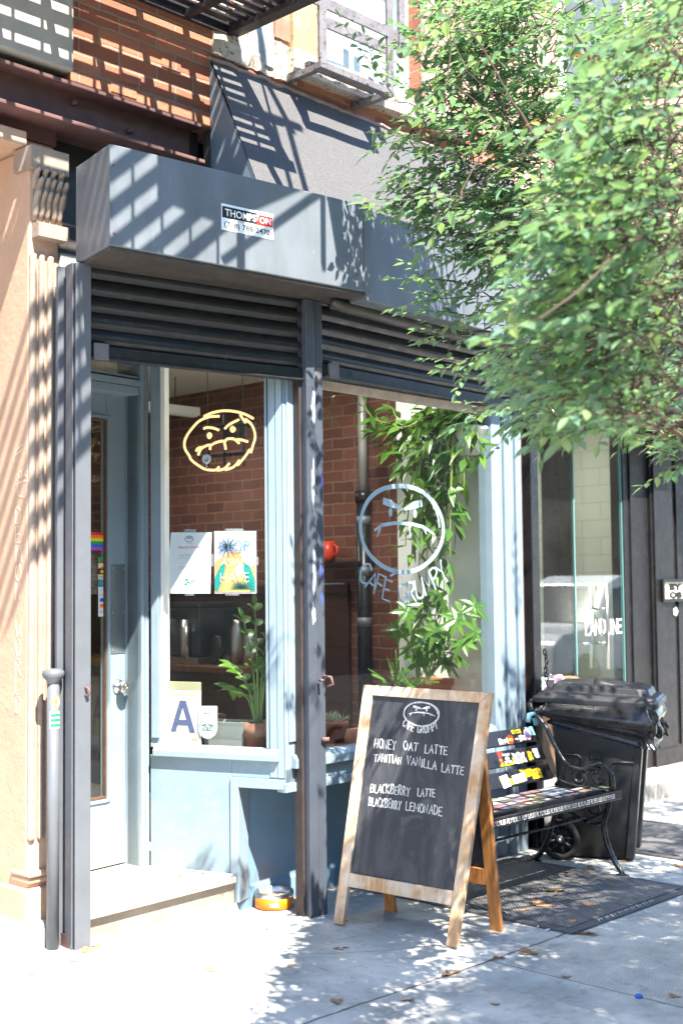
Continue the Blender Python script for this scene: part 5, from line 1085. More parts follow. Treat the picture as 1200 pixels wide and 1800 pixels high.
# cast iron ends
def bench_end(x):
    e = lambda y, z: FN.p(x, y, z)
    mb = MB(); mb.sm = True
    def flatbar(pts, r): mb.tube(cat([e(*p) for p in pts], 6), r, 8)
    flatbar([(.03, .425), (.05, .36), (.075, .28), (.06, .18), (.01, .08), (-.03, .03), (-.035, .012)], .016)     # front leg
    flatbar([(.40, .44), (.40, .33), (.44, .2), (.50, .08), (.56, .015)], .017)       # rear leg
    flatbar([(.075, .29), (.17, .27), (.26, .30), (.33, .27), (.42, .25)], .010); flatbar([(.03, .40), (.10, .33), (.20, .29)], .009); flatbar([(.40, .42), (.34, .34), (.26, .31)], .009)
    flatbar([(.03, .42), (.2, .425), (.42, .43)], .014)
    for s in ((.14, .36, .035), (.29, .37, .035)):
        mb.tube([e(s[0]+s[2]*math.cos(a*.5), s[1]+s[2]*.8*math.sin(a*.5)) for a in range(13)], .007, 6)
    mb.lathe([(.045, 0), (.04, .012), (.02, .02)], 14, Fr(e(-.035, 0))); mb.lathe([(.045, 0), (.04, .012), (.02, .02)], 14, Fr(e(.56, 0)))
    o = mb.build('cast_iron_end', m_cast, bn)
    mb = MB(); mb.sm = True   # armrest with scrolls
    flatbar([(.03, .452), (.012, .50), (.025, .57), (.08, .615), (.15, .60), (.22, .575), (.32, .60), (.40, .70), (.46, .80), (.52, .86), (.555, .86)], .014)
    for (cy, cz, r, s) in ((.115, .545, .055, 1), (.235, .525, .062, -1)):
        mb.tube([e(cy+r*(1-a/34)*math.cos(s*a*.42+.6), cz+r*(1-a/34)*math.sin(s*a*.42+.6)) for a in range(24)], .009, 7)
    flatbar([(.05, .468), (.16, .475), (.28, .48), (.38, .50)], .011); flatbar([(.32, .60), (.36, .52), (.40, .47)], .010)
    mb.build('armrest', m_cast, o)
bench_end(.05); bench_end(BLn-.05)
mb = MB(); mb.sm = True; a = FN.p(BLn-.05, .55, .86); mb.tube([a+Vector((-.055, .0, -.03)), a+Vector((-.04, .0, .012)), a+Vector((.0, 0, .016)), a+Vector((.03, .0, -.05))], .016, 8); mb.build('painted_top', INK('pale_blue_paint_cap', 126, 186, 202), bn)
mb = MB(); mb.tube([FN.p(.05, .2, .30), FN.p(BLn-.05, .2, .30)], .008, 8); mb.build('tie_rod', m_cast, bn)
# ------------------------------------------------------------------ wheeled bin
FBi = Fr((6.50, 4.50, 0), (.42, -.9075, 0))    # x from the wheels to the front, y away from the viewer
bi = thing('wheeled_bin', 'black wheeled rubbish bin with a black bag hanging out under its lid', 'bin', FBi.p(.3, .25, 0))
def rr(x0, x1, y0, y1, r, z, n=4):
    o = []
    for cx_, cy_, a0 in ((x1-r, y0+r, -90), (x1-r, y1-r, 0), (x0+r, y1-r, 90), (x0+r, y0+r, 180)):
        for k in range(n+1): a = R(a0+90*k/n); o.append(FBi.p(cx_+r*math.cos(a), cy_+r*math.sin(a), z))
    return o
mb = MB(); mb.sm = True
def bx(t): return (.06-.05*t, .455+.085*t, .045-.045*t, .435+.065*t)   # x0, x1, y0, y1 with height
rings = [rr(*bx(t), .035, .015+.885*t) for t in (0, .3, .55, .6, .8, 1)]
mb.loft(rings); body = mb.build('body', m_bin, bi)
mb = MB(FBi)   # moulded ribs and recess frames on the near side and front
def side_y(t): return .045-.045*t
def rib(pts, r=.006): mb.tube([FBi.p(x, side_y((z-.015)/.885)-.002, z) for x, z in pts], r, 6)
mb.sm = True
rib([(.07, .62), (.17, .62), (.19, .60), (.19, .30)]); rib([(.36, .40), (.36, .56), (.38, .585), (.50, .585)]); rib([(.24, .60), (.31, .60), (.31, .645), (.24, .645), (.24, .60)], .003)
mb.build('moulded_rib', m_bin, body)
mb = MB(FBi)
fx = lambda z: .455+.085*(z-.015)/.885
for (y0, y1) in ((.02, .13), (.36, .48)):   # front legs of the moulding either side of a deep recess
    mb.loft([[FBi.p(fx(z)-.02, y0+(0 if z > .1 else .01), z), FBi.p(fx(z)+.03, y0+.01, z), FBi.p(fx(z)+.03, y1-.01, z), FBi.p(fx(z)-.02, y1, z)] for z in (.012, .3, .60, .68)])
mb.build('front_moulding', m_bin, body, .008)
mb = MB(FBi); mb.text('union', .06, .70, .075, 0, .002, .36, fr=Fr(FBi.p(fx(.74)+.006, .03, 0), FBi.ey), bold=.03); mb.build('lettering', k_white, body)
mb = MB(); mb.sm = True   # lid
L0 = [(-.085, .905, .03), (-.08, .965, .0), (.02, 1.0, .03), (.10, 1.025, .05)]
rings = [rr(-.09, .64, -.03, .54, .05, .895), rr(-.095, .655, -.035, .545, .05, .905), rr(-.095, .655, -.035, .545, .05, .93), rr(-.07, .64, -.02, .53, .05, .945), rr(-.065, .635, -.015, .525, .05, .955), rr(.0, .60, .03, .48, .06, .962), rr(.02, .585, .045, .465, .06, 1.0), rr(.06, .54, .07, .44, .07, 1.012)]
for r_, tl in zip(rings, (.0,)*8):
    for p in r_: p.z += tl*0+.055*max(0, 1-(Vector(p)-FBi.p(-.1, .25, p.z)).length/.9)*.9
mb.s = []; mb.sm = False; mb.loft(rings); mb.s = [False]*len(mb.f); lid = mb.build('lid', m_bin, bi, .008)
mb = MB(FBi); mb.sm = True; ramp_ = []
for k in range(8): ramp_.append((.26+.045*k, 1.065-.0025*k*k))
mb.loft([[FBi.p(x, .10, z-.05), FBi.p(x, .13, z), FBi.p(x, .38, z), FBi.p(x, .41, z-.05)] for x, z in ramp_]); mb.build('lid_ridge', m_bin, lid)
mb = MB(FBi); mb.sm = True; mb.tube([FBi.p(-.10, .0, .93), FBi.p(-.10, .50, .93)], .022, 10); mb.tube([FBi.p(.02, -.02, .86), FBi.p(-.10, -.01, .885), FBi.p(-.11, -.01, .93)], .02, 8); mb.build('handle', m_bin, bi)
for s, y in ((0, -.012), (1, .47)):
    f2 = Fr(FBi.p(.06, y, .118), FBi.ex, -FBi.ey)
    mb = MB(); mb.sm = True; mb.lathe([(.085, -.02), (.114, -.02), (.118, -.012), (.118, .022), (.114, .028), (.085, .028), (.085, -.02)], 36, f2, cap=False); wh = mb.build('wheel', m_rubber, bi)
    mb = MB(f2); mb.sm = True; mb.lathe([(.03, -.01), (.03, .024), (.018, .032), (.001, .034)], 16, f2)
    for k in range(8): a = k*.785+.2; mb.tube([f2.p(.02*math.cos(a), .02*math.sin(a), .006), f2.p(.09*math.cos(a), .09*math.sin(a), .006)], .011, 6)
    mb.lathe([(.09, -.012), (.09, .004), (.02, .0), (.001, .0)], 24, f2); mb.build('hub', m_bin, wh)
    mb = MB(f2); mb.sm = True; mb.lathe([(.014, .033), (.013, .042), (.006, .046), (.001, .046)], 12, f2); mb.build('axle_cap', m_chrome, wh)
mb = MB(); mb.sm = True; rings = []; N = 96   # rumpled bag skirt
for j in range(12):
    t = j/11; ring = []
    for k in range(N):
        u_ = k/N; base = rr(-.02+.03*t, .60-.02*t, -.018+.012*t, .515-.01*t, .05, 0, 23)[k % 96]
        # hangs deepest towards the front
        along = (base-FBi.o).dot(FBi.ex); drop = .09+.17*max(0, min(1, (along+.05)/.6))
        amp = .034*t+.012
        nv = mnoise.noise((along*9+u_*2, t*3, 1))+1.1*(1-2*abs(mnoise.noise((along*11+t*4, t*6+u_*9, 4)))) + .6*math.sin(t*7+along*9+u_*6)
        ctr_ = FBi.p(.29, .25, 0); out = (base-Vector((ctr_.x, ctr_.y, 0))); out.z = 0; out.normalize()
        ring.append(Vector((base.x, base.y, .93-drop*t-.012*nv*(1-t)*0+.010*mnoise.noise((u_*40, 3, t))))+out*(.014+amp*nv*.8+.045*math.sin(math.pi*min(1, t*1.1))))
    rings.append(ring)
mb.loft(rings, True, False); mb.build('bin_bag', m_bag, bi)
mb = MB(); mb.sm = True; q = random.Random(8)   # torn knot of bag at the front corner
for k in range(5):
    c0_ = FBi.p(.585+q.uniform(-.02, .02), .10+.07*k*.8, .86); rg = []
    for j in range(5): rg.append(c0_+FBi.ex*(.02+.02*j*q.uniform(.3, 1))+FBi.ey*q.uniform(-.03, .03)+Vector((0, 0, -.035*j)))
    mb.tube(rg, [.004, .028, .034, .026, .004], 5)
mb.build('torn_bag_end', m_bag, bi)

# wicker chair with magazines, behind the bin
p0 = on_u(975, 1200, 7.15); FCh = Fr((p0.x-.28, p0.y+.02, 0), (1, 0, 0)); zt_ = p0.z
wc = thing('wicker_chair', 'wicker chair standing behind the black bin', 'chair', FCh.p(.28, .25, 0))
mb = MB(FCh); mb.box(.0, .56, .0, .03, .40, zt_-.03); mb.build('backrest', m_wicker, wc, .01)
mb = MB(); mb.sm = True; mb.tube(cat([FCh.p(-.02, .02, .4), FCh.p(-.02, .015, zt_-.05), FCh.p(.02, .01, zt_), FCh.p(.28, .0, zt_+.012), FCh.p(.54, .01, zt_), FCh.p(.58, .015, zt_-.05), FCh.p(.58, .02, .4)], 6), .026, 10); mb.build('rim', m_wicker, wc)
mb = MB(FCh); mb.box(0, .56, .02, .5, .36, .42); mb.build('seat', m_wicker, wc, .01)
for x, y in ((.0, .02), (.53, .02), (.0, .46), (.53, .46)):
    mb = MB(); mb.tube([FCh.p(x+.01, y, 0), FCh.p(x+.01, y, .38)], .016, 8); mb.build('leg', m_wicker, wc)
q = random.Random(4)
for k, (x, m_, l_) in enumerate(((.10, k_white, 'folded newspaper over the wicker chair back, nearest the post'), (.21, k_pink, 'pink magazine draped over the wicker chair back'))):
    mb = MB(FCh); mb.sm = True; prof_ = [(-.036-.01*k, zt_-.09), (-.038-.01*k, zt_), (-.01, zt_+.042+.008*k), (.03, zt_+.04), (.07, zt_-.03), (.075, zt_-.10)]
    mb.loft([[FCh.p(x+.022*j+.012*(0 if i % 2 else 1)*(j % 2), y+.006*mnoise.noise((i, j, k)), z+.012*mnoise.noise((j*.7, i, k+3))) for i, (y, z) in enumerate(prof_)] for j in range(8)], closed=False)
    o = one(mb, 'magazine', m_, l_, 'magazine', FCh.p(x, 0, zt_), 'papers on the wicker chair')
    mb = MB(FCh)
    for j in range(5): mb.ribbon([(x+.015, zt_-.02-.014*j), (x+q.uniform(.07, .13), zt_-.02-.014*j)], .006, -.041-.01*k, .001)
    mb.build('print', q.choice([k_green, k_purple, k_grey]), o)
mb = MB(); 
p = on_u(957, 1160, 6.86); ch_ = thing('chain_and_padlock', 'chain and steel padlock hanging on the black post behind the bench', 'padlock', p)
mb = MB(); mb.sm = True
for k in range(9):
    c_ = p+Vector((.012*math.sin(k*.9), -.012*k*.2, .05-.028*k)); ax = Vector((1, 0, 0)) if k % 2 else Vector((0, 1, 0))
    mb.tube([c_+ax*.012*math.cos(a*.63)+Vector((0, 0, 1))*.019*math.sin(a*.63) for a in range(11)], .0048, 6)
mb.build('chain', m_cast, ch_)
c_ = p+Vector((.015, -.03, -.12)); mb = MB(Fr(c_, (.69, -.72, 0))); mb.box(-.022, .022, -.01, .01, -.05, 0); mb.build('padlock_body', m_chrome, ch_, .005)
mb = MB(); mb.sm = True; f2 = Fr(c_, (.69, -.72, 0)); mb.tube([f2.p(-.014+.014*(1-math.cos(a*.45)), 0, .028*math.sin(a*.45)) for a in range(8)], .004, 6); mb.build('shackle', m_chrome, ch_)

# dog bowl
bc = gz(482, 1594); bc = Vector((bc.x, bc.y+.0, 0.0)); bc.z = ground(bc.x, bc.y)
bw = thing('dog_bowl', 'bright orange steel rimmed dog bowl on the pavement', 'bowl', bc)
mb = MB(); mb.sm = True; mb.lathe([(.094, .003), (.1, .008), (.1, .056), (.098, .057)], 40, Fr(bc)); mb.build('body', m_orange, bw)
mb = MB(); mb.sm = True; mb.lathe([(.0985, .057), (.1005, .060), (.1005, .084), (.098, .087), (.093, .086), (.088, .04), (.08, .022), (.001, .02)], 40, Fr(bc), cap=False); mb.build('steel_rim', m_chrome, bw)
dv = (CAM-bc); dv.z = 0; dv.normalize(); fo = Fr(bc+dv*.1005, (-dv.y, dv.x, 0)); 
mb = MB(fo); mb.ribbon([(-.022, .021), (.022, .021), (.022, .040), (-.022, .040), (-.022, .0205)], .0016, 0, .001); mb.text('YETI', 0, .0255, .010, 0, .001, .036, align='CENTER', bold=.04); mb.build('logo', k_white, bw)

# vent pipe with a cap at the pilaster
vp = thing('standpipe', 'short black standpipe with a flared cap and two stickers', 'pipe', (3.271, 4.918, .05))
mb = MB(); mb.sm = True; mb.tube([(3.271, 4.918, .04), (3.271, 4.918, 1.24)], .0275, 18); mb.build('pipe', m_navy2, vp)
mb = MB(); mb.sm = True; mb.lathe([(.028, 1.225), (.03, 1.238), (.046, 1.255), (.050, 1.268), (.048, 1.282), (.030, 1.292), (.001, 1.295)], 22, W0, 3.271, 4.918); mb.build('cap', m_navy2, vp)
dv = (CAM-Vector((3.271, 4.918, 1.65))); dv.z = 0; dv.normalize(); tx = Vector((-dv.y, dv.x, 0))
def curved(zc, hh, a0, a1, r): return [[Vector((3.271, 4.918, z))+dv*r*math.cos(a)+tx*r*math.sin(a) for a in [a0+(a1-a0)*k/8 for k in range(9)]] for z in (zc-hh, zc+hh)]
def zpx(py): d = ray(93, py); t_ = (Vector((3.271, 4.918, 0))-CAM); return CAM.z+d.z*math.hypot(t_.x, t_.y)/math.hypot(d.x, d.y)
mb = MB(); mb.sm = True; mb.loft(curved(zpx(1265), (zpx(1251)-zpx(1281))/2, -.55, 1.2, .0283), closed=False); o = mb.build('green_sticker', k_white, vp); o['label'] = 'white sticker with green bars'
mb = MB(); mb.sm = True
for k in (-.72, -.02, .66): mb.loft(curved(zpx(1265)+k*.032, .007, -.40, 1.15, .0287), closed=False)
mb.build('green_bar', k_green, o)
z0 = zpx(1233); mb = MB(); mb.sm = True; rows = []
for j in range(9):
    h_ = math.cos(-1.5+j*.375); rows.append([Vector((3.271, 4.918, z0-.032+.008*j))+dv*.0283*math.cos(a)+tx*.0283*math.sin(a) for a in [.45+.85*h_*(k-4)/4 for k in range(9)]])
mb.loft(rows, closed=False); o = mb.build('round_sticker', k_yellow, vp); o['label'] = 'yellow and white round sticker'
mb = MB(); mb.sm = True
for kk in range(2):
    pts = []
    for j in range(25):
        a = j*6.283/24; an = .45+(.62-.3*kk)*math.cos(a); pts.append(Vector((3.271, 4.918, z0+(.024-.011*kk)*math.sin(a)))+(dv*math.cos(an)+tx*math.sin(an))*.0283)
    mb.tube(pts, .0016, 5)
mb.build('ring', k_white, o)

# cellar hatches
def hatch(label, u0, u1, v0, v1, seam):
    t = thing('cellar_hatch', label, 'hatch', ((u0+u1)/2, (v0+v1)/2, 0), 'steel cellar hatches in the pavement')
    for a, b_ in ((u0+.05, seam-.004), (seam+.004, u1-.05)):
        mb = MB(); mb.box(a, b_, v0+.06, v1, .002, .016); mb.build('hatch_door', m_tread, t, .002)
    mb = MB(); mb.box(u0-.01, u1+.01, v0, v0+.055, .001, .012); mb.box(u0-.01, u0+.045, v0+.056, v1, .001, .012); mb.box(u1-.045, u1+.01, v0+.056, v1, .001, .012); mb.build('hatch_frame', M('hatch_frame_steel', srgb(92, 92, 96), .55, .2, .2, 8, .3, 40), t, .002)
    mb = MB(); mb.quad((u0+.045, v0+.056, .0014), (u1-.045, v0+.056, .0014), (u1-.045, v1, .0014), (u0+.045, v1, .0014)); mb.build('shadow_gap', m_black, t)
    return t
hatch('worn tread plate cellar hatch under the sticker covered bench', 5.17, 6.33, 3.46, 4.92, 5.755)
hatch('tread plate cellar hatch beyond the wheeled bin', 6.95, 7.90, 3.86, 4.76, 7.42)
mb = MB(Fr((0, 3.487, .013), (1, 0, 0), (0, 1, 0))); q = random.Random(3)
for k in range(9): mb.ribbon([(5.42+.06*k+q.uniform(-.01, .01), -.012+q.uniform(-.004, .004)), (5.44+.06*k, .014+q.uniform(-.008, .006)), (5.455+.06*k, -.006), (5.465+.06*k, .012+q.uniform(-.01, .004))], .005, 0, .001)
one(mb, 'chalk_tag', m_chalk, 'faint white chalk tag on the hatch frame', 'graffiti', (5.6, 3.487, .013))

# ------------------------------------------------------------------ neighbouring shop on the right
ns = thing('neighbour_shop', 'black framed shop with tall glass doors right of the café', 'shopfront', (8.6, 5.5, .15))
FG = Fr((0, 5.5, 0))
g0 = FG.at(940, 1100)[0]; g1 = FG.at(1095, 1100)[0]; gm = FG.at(1011, 1100)[0]; w1 = FG.at(1120, 1100)[0]
mb = MB(FG); mb.box(6.86, 6.93, -.65, .2, 0, 3.3); mb.box(6.94, g0-.002, .0, .2, 0, 3.3)
mb.box(g1+.005, g1+.09, -.02, .1, .14, 3.3); mb.box(g1+.09, w1+.14, -.035, .1, .14, 3.3); mb.box(w1+.145, 10.6, -.06, .1, .14, 3.3)
xw = FG.at(1172, 1250)[0]
for k in range(5): mb.box(w1+.17+k*.36, w1+.47+k*.36, -.078, -.06, .3, 3.2)
wl = mb.build('black_wall', m_blackwall, ns, .004)
mb = MB(FG); mb.box(6.86, 14, -.45, .1, 3.0, 4.2); mb.build('fascia', m_blackwall, ns, .01)
mb = MB(FG); mb.box(6.96, 14, -.43, .3, 4.22, 9); upw = mb.build('upper_wall', m_pale, ns)
for k in range(3):
    mb = MB(FG); x = 7.6+k*1.9; mb.box(x, x+.95, -.445, -.43, 4.75, 6.7); wf2 = mb.build('upper_window', m_white, ns); mb = MB(FG); mb.box(x+.08, x+.87, -.452, -.446, 4.85, 6.6); mb.build('pane', glass('upper_glass_right%d' % k, (.6, .62, .62), 1, .5), wf2)
    mb = MB(FG); mb.box(x-.08, x+1.03, -.50, -.43, 4.62, 4.745); mb.build('sill', m_stone, ns, .01)
mb = MB(FG); mb.box(6.6, 14, -.42, 2.4, -.05, .145); mb.build('step', m_stone, ns, .03)
mb = MB(FG); mb.box(g0, gm-.004, .0, .012, .15, 3.0); gl1 = mb.build('glass_panel', m_glassg, ns)
mb = MB(FG); mb.box(gm+.004, g1-.004, -.006, .006, .17, 3.0); gl2 = mb.build('glass_door', m_glassg, ns)
mb = MB(FG); mb.box(gm-.004, gm+.004, -.007, .013, .15, 3.0); mb.box(g1-.004, g1+.004, -.007, .013, .15, 3.0); mb.build('glass_edge', m_glassedge, ns)
hx, hz0 = FG.at(1068, 1176, -.06); _, hz1 = FG.at(1068, 1025, -.06)
mb = MB(); mb.sm = True; mb.tube([FG.p(hx, -.06, hz0), FG.p(hx, -.06, hz1)], .014, 12); mb.build('pull_handle', m_chrome, gl2)
mb = MB(); mb.sm = True; mb.tube([FG.p(hx-.02, .08, hz0), FG.p(hx-.02, .08, hz1)], .014, 12)
for z in (hz0+.2, hz1-.2): mb.tube([FG.p(hx, -.06, z), FG.p(hx-.01, .08, z)], .009, 8); mb.tube([FG.p(hx-.22, .02, z), FG.p(hx, .02, z)], .012, 8)
mb.build('inner_handle', m_chrome, gl2)
a = FG.at(1029, 1116, -.01); b_ = FG.at(1092, 1112, -.01); h = FG.at(1060, 1089, -.01)[1]-FG.at(1060, 1113, -.01)[1]
mb = MB(FG); stroke_text(mb, 'LANDLINE', a[0], a[1], b_[0], b_[1], h, .019, -.008, .001, FG, .16, .05, 11); lt = mb.build('lettering', k_white, gl2); lt['label'] = 'hand painted white shop name on the glass'
mb = MB(FG); a = FG.at(1060, 1205, -.008); mb.box(a[0], a[0]+.07, -.009, -.0075, a[1]-.02, a[1]+.05); mb.build('sticker', k_blue, gl2)
# inside
mb = MB(FG); mb.box(g0-.4, g1+1.2, 2.3, 2.4, .14, 3.2); mb.box(g1+1.1, g1+1.2, .12, 2.3, .14, 3.2); mb.box(g0-.5, g0-.4, .22, 2.4, .14, 3.2); mb.build('tiled_wall', m_tile, ns)
mb = MB(FG); mb.box(g0-.4, g1+1.2, .02, 2.4, 3.2, 3.25); mb.build('ceiling', m_white, ns)
nl = thing('added_ceiling_lamp', 'added unseen ceiling lamp inside the neighbouring glass fronted shop', 'lamp', FG.p(g0+1.0, 1.1, 3.18))  # unseen lamp added to brighten the shop behind the glass
mb = MB(FG); mb.box(g0+.6, g0+1.5, .8, 1.4, 3.15, 3.19); mb.build('shade', bpy.data.materials['added_lamp_glow'], nl)
l_ = fill_light('shop_fill_light', g0+1.05, 5.5+1.1, 3.13, .9, .6, 5)  # added fill light for the shop interior
FGi = FG.off(0, 1.2, 0); a0 = FGi.at(985, 1000)[0]; a1 = FGi.at(1009, 1000)[0]
mb = MB(FGi); mb.box(a0, a1, 0, .2, .15, 3.2); mb.build('column', m_black, ns)
FGj = FG.off(0, 2.28, 0); a = FGj.at(1010, 830); b_ = FGj.at(1090, 850); c_ = FGj.at(1036, 870)
mb = MB(FGj); mb.box(a[0], b_[0]+.6, -.03, 0, b_[1]-.05, a[1]); mb.box(c_[0], c_[0]+.07, -.03, 0, .15, b_[1]-.05); mb.box(c_[0]+.05, b_[0]+.6, -.06, -.03, b_[1]-.30, b_[1]-.06); mb.build('inner_frame', m_black, ns)
d_ = FGj.at(952, 920); mb = MB(); mb.sm = True; mb.lathe([(.12, 0), (.12, .03), (.09, .06), (.045, .07), (.001, .06)], 24, Fr(FGj.p(d_[0], 0, d_[1]), (1, 0, 0), (0, -1, 0))); mb.build('wall_speaker', m_white, ns)
# framed sign and sticker on the black wall
FY = FG.off(0, -.079, 0); a = FY.at(1160, 1058); b_ = FY.at(1210, 1018)
sg = thing('framed_sign', 'small framed white sign with black letters on the black wall', 'sign', FY.p(a[0], 0, a[1]))
mb = MB(FY); W_, H_ = b_[0]-a[0], b_[1]-a[1]
mb.box(a[0], b_[0], -.03, 0, a[1], a[1]+.025); mb.box(a[0], b_[0], -.03, 0, b_[1]-.025, b_[1]); mb.box(a[0], a[0]+.03, -.03, 0, a[1]+.025, b_[1]-.025); mb.box(b_[0]-.03, b_[0], -.03, 0, a[1]+.025, b_[1]-.025); mb.build('frame', m_black, sg, .004)
mb = MB(FY); mb.box(a[0]+.03, b_[0]-.03, -.012, 0, a[1]+.025, b_[1]-.025); mb.build('board', k_cream, sg)
mb = MB(FY); x_ = FY.at(1173, 1050)[0]; xe = FY.at(1196, 1050)[0]; mb.text('BY', x_, FY.at(1173, 1038)[1], .056, -.012, .001, xe-x_, bold=.09); mb.text('OB', x_, FY.at(1173, 1052)[1], .056, -.012, .001, xe-x_, bold=.09); mb.build('lettering', k_black, sg)
a = FY.at(1186, 1075); mb = MB(FY); mb.disc(a[0], a[1], .055, .055, 0, .0015); o = one(mb, 'round_sticker', k_black, 'round black and white flower sticker below the framed sign', 'sticker', FY.p(a[0], 0, a[1])); mb = MB(FY)
for k in range(5): mb.disc(a[0]+.024*math.cos(k*1.257), a[1]+.02*math.sin(k*1.257), .017, .017, -.0015, .001, 8)
mb.build('flower', k_white, o)
mb = MB(FG); mb.box(9.6, 11.2, -1.0, -.45, 2.95, 3.0); mb.box(9.55, 11.3, -1.02, -.98, 2.86, 3.02); one(mb, 'metal_canopy', m_rust, 'small rusty metal canopy high over the black wall', 'canopy', FG.p(10.2, -.7, 2.95))
# ------------------------------------------------------------------ fire escape above the left bay, window guard
fe = thing('fire_escape', 'black iron fire escape platform and stair overhead at the top of the facade', 'fire escape', (4.0, YW, 4.6))
PZ = 4.63
mb = MB()
v = 4.32
while v < 5.02: mb.box(.6, 4.44, v, v+.036, PZ, PZ+.012); v += .068
mb.build('platform_slats', m_iron, fe)
mb = MB()
for u_ in [4.44-.30*k for k in range(13)]: mb.box(u_-.02, u_+.02, 4.30, 5.04, PZ-.035, PZ-.002)
mb.build('cross_bars', m_iron, fe)
mb = MB(); mb.box(4.445, 4.452, 4.27, 5.05, PZ-.03, PZ+.10); mb.box(4.452, 4.50, 4.27, 5.05, PZ-.03, PZ-.022); mb.box(.6, 4.50, 4.262, 4.27, PZ-.03, PZ+.10); mb.box(.6, 4.445, 4.271, 4.30, PZ-.03, PZ-.022); mb.box(.6, 4.445, 5.02, 5.045, PZ-.04, PZ-.036+.06)
ed = mb.build('edge_channel', m_iron, fe, .002)
mb = MB(); mb.sm = True
for k in range(7): mb.lathe([(.012, 0), (.01, .008), (.001, .011)], 8, Fr((4.4448, 4.36+.1*k, PZ+.03), (0, 1, 0), (-1, 0, 0)))
mb.build('rivet', m_iron, ed)
mb = MB(); u_ = .7
while u_ < 4.5: mb.box(u_-.008, u_+.008, 4.264, 4.28, PZ+.1, PZ+1.0); u_ += .155
mb.box(.6, 4.5, 4.255, 4.295, PZ+1.0, PZ+1.02); mb.box(.6, 4.5, 4.26, 4.28, PZ+.5, PZ+.52)
mb.build('railing', m_iron, fe)
mb = MB()   # outer stair: sloping rails, bars and a stringer plate in the plane in front of the platform
FSt2 = Fr((0, 3.50, 0))
def sbar(x0, z0, x1, z1, wd):
    if z0 < 4.2: x0 += (4.2-z0)/.68; z0 = 4.2
    mb.ribbon([(x0, z0), (x1, z1)], wd, .02, .006, FSt2)
for k in range(-3, 5):
    zc = 4.872+.160*k; sbar(1.5, zc-.68*1.48, 3.56, zc+.68*.58, .068)
sbar(3.58, 4.63, 4.6, 5.19, .045); sbar(1.4, 5.1, 3.0, 6.19, .05); sbar(3.0, 6.19, 4.4, 6.4, .05)
mb.build('stair_rails', m_iron, fe)
mb = MB(FSt2)
for x in [1.69+.1545*k for k in range(13)]: mb.box(x-.007, x+.007, .025, .032, 4.3, 5.4+(x-2.6)*.68)
mb.box(4.18, 4.205, .02, .05, 4.55, 6.4); mb.box(4.285, 4.32, .02, .05, 4.55, 6.4); mb.box(3.66, 3.70, .02, .05, 4.45, 5.4); mb.build('stair_bars', m_iron, fe)
mb = MB(FSt2); mb.flat([(3.56, 4.835), (4.16, 5.05), (4.16, 5.6), (3.2, 5.5), (3.2, 4.95)], .0, .012); mb.build('stringer_plate', m_iron, fe)
mb = MB(); mb.box(2.0, 4.4, 3.49, 3.53, 6.38, 6.42); mb.box(4.3, 4.34, 3.5, 5.05, 6.3, 6.34); mb.box(1.9, 1.94, 3.5, 5.05, 5.3, 5.34); mb.box(4.28, 4.32, 3.5, 4.3, 4.60, 4.66); mb.box(1.6, 1.64, 3.5, 4.3, 4.60, 4.66); mb.build('tie_bar', m_iron, fe)

gd = thing('window_guard', 'weathered grey iron guard rail in front of the upper window', 'guard rail', (5.2, 4.8, 4.5))
FGd = Fr((0, 4.76, 0))
def gp(px, py): return FGd.at(px, py)
mb = MB(FGd); ua = gp(566, 60)[0]; ub = gp(684, 90)[0]; uc = gp(702, 60)[0]
zA = gp(620, 28)[1]; zB = gp(620, 57)[1]; zC = gp(620, 137)[1]
mb.box(ua-.5, uc+.02, -.01, .004, zA-.035, zA+.03); mb.box(ua-.02, ub, .006, .02, zB-.035, zB+.03)
mb.box(ua-.03, ub+.02, -.02, .03, zC-.022, zC+.018); mb.box(ua, ub, .10, .14, zC+.03, zC+.06); mb.build('rail', m_irongrey, gd, .003)
for k, (u_, z0, z1, wd, y) in enumerate(((ua, zC-.02, zA+.02, .055, .0), (ub, zC-.02, 5.7, .05, .0), (uc, zA-.12, 5.7, .05, -.012))):
    mb = MB(FGd); mb.box(u_-wd/2, u_+wd/2, y-.012, y+.01, z0, z1); mb.build('upright', m_irongrey, gd, .003)
for bx_ in ((ua-.02, ua+.02, .03, .29, zC-.02, zC+.015), (ub-.02, ub+.02, .03, .29, zC-.02, zC+.015), (ua-.5, ub+.02, -.008, .004, 5.55, 5.6), (ua-.5, ua-.46, .0, .3, zA-.02, zA+.02)):
    mb = MB(FGd); mb.box(*bx_); mb.build('wall_arm', m_irongrey, gd)
mb = MB(); mb.sm = True; f2 = Fr(FGd.p(uc, -.02, gp(700, 92)[1]), (1, 0, 0), (0, -1, 0)); mb.lathe([(.035, -.02), (.035, .03), (.02, .045), (.001, .048)], 10, f2); mb.build('rusted_knob', m_irongrey, gd)

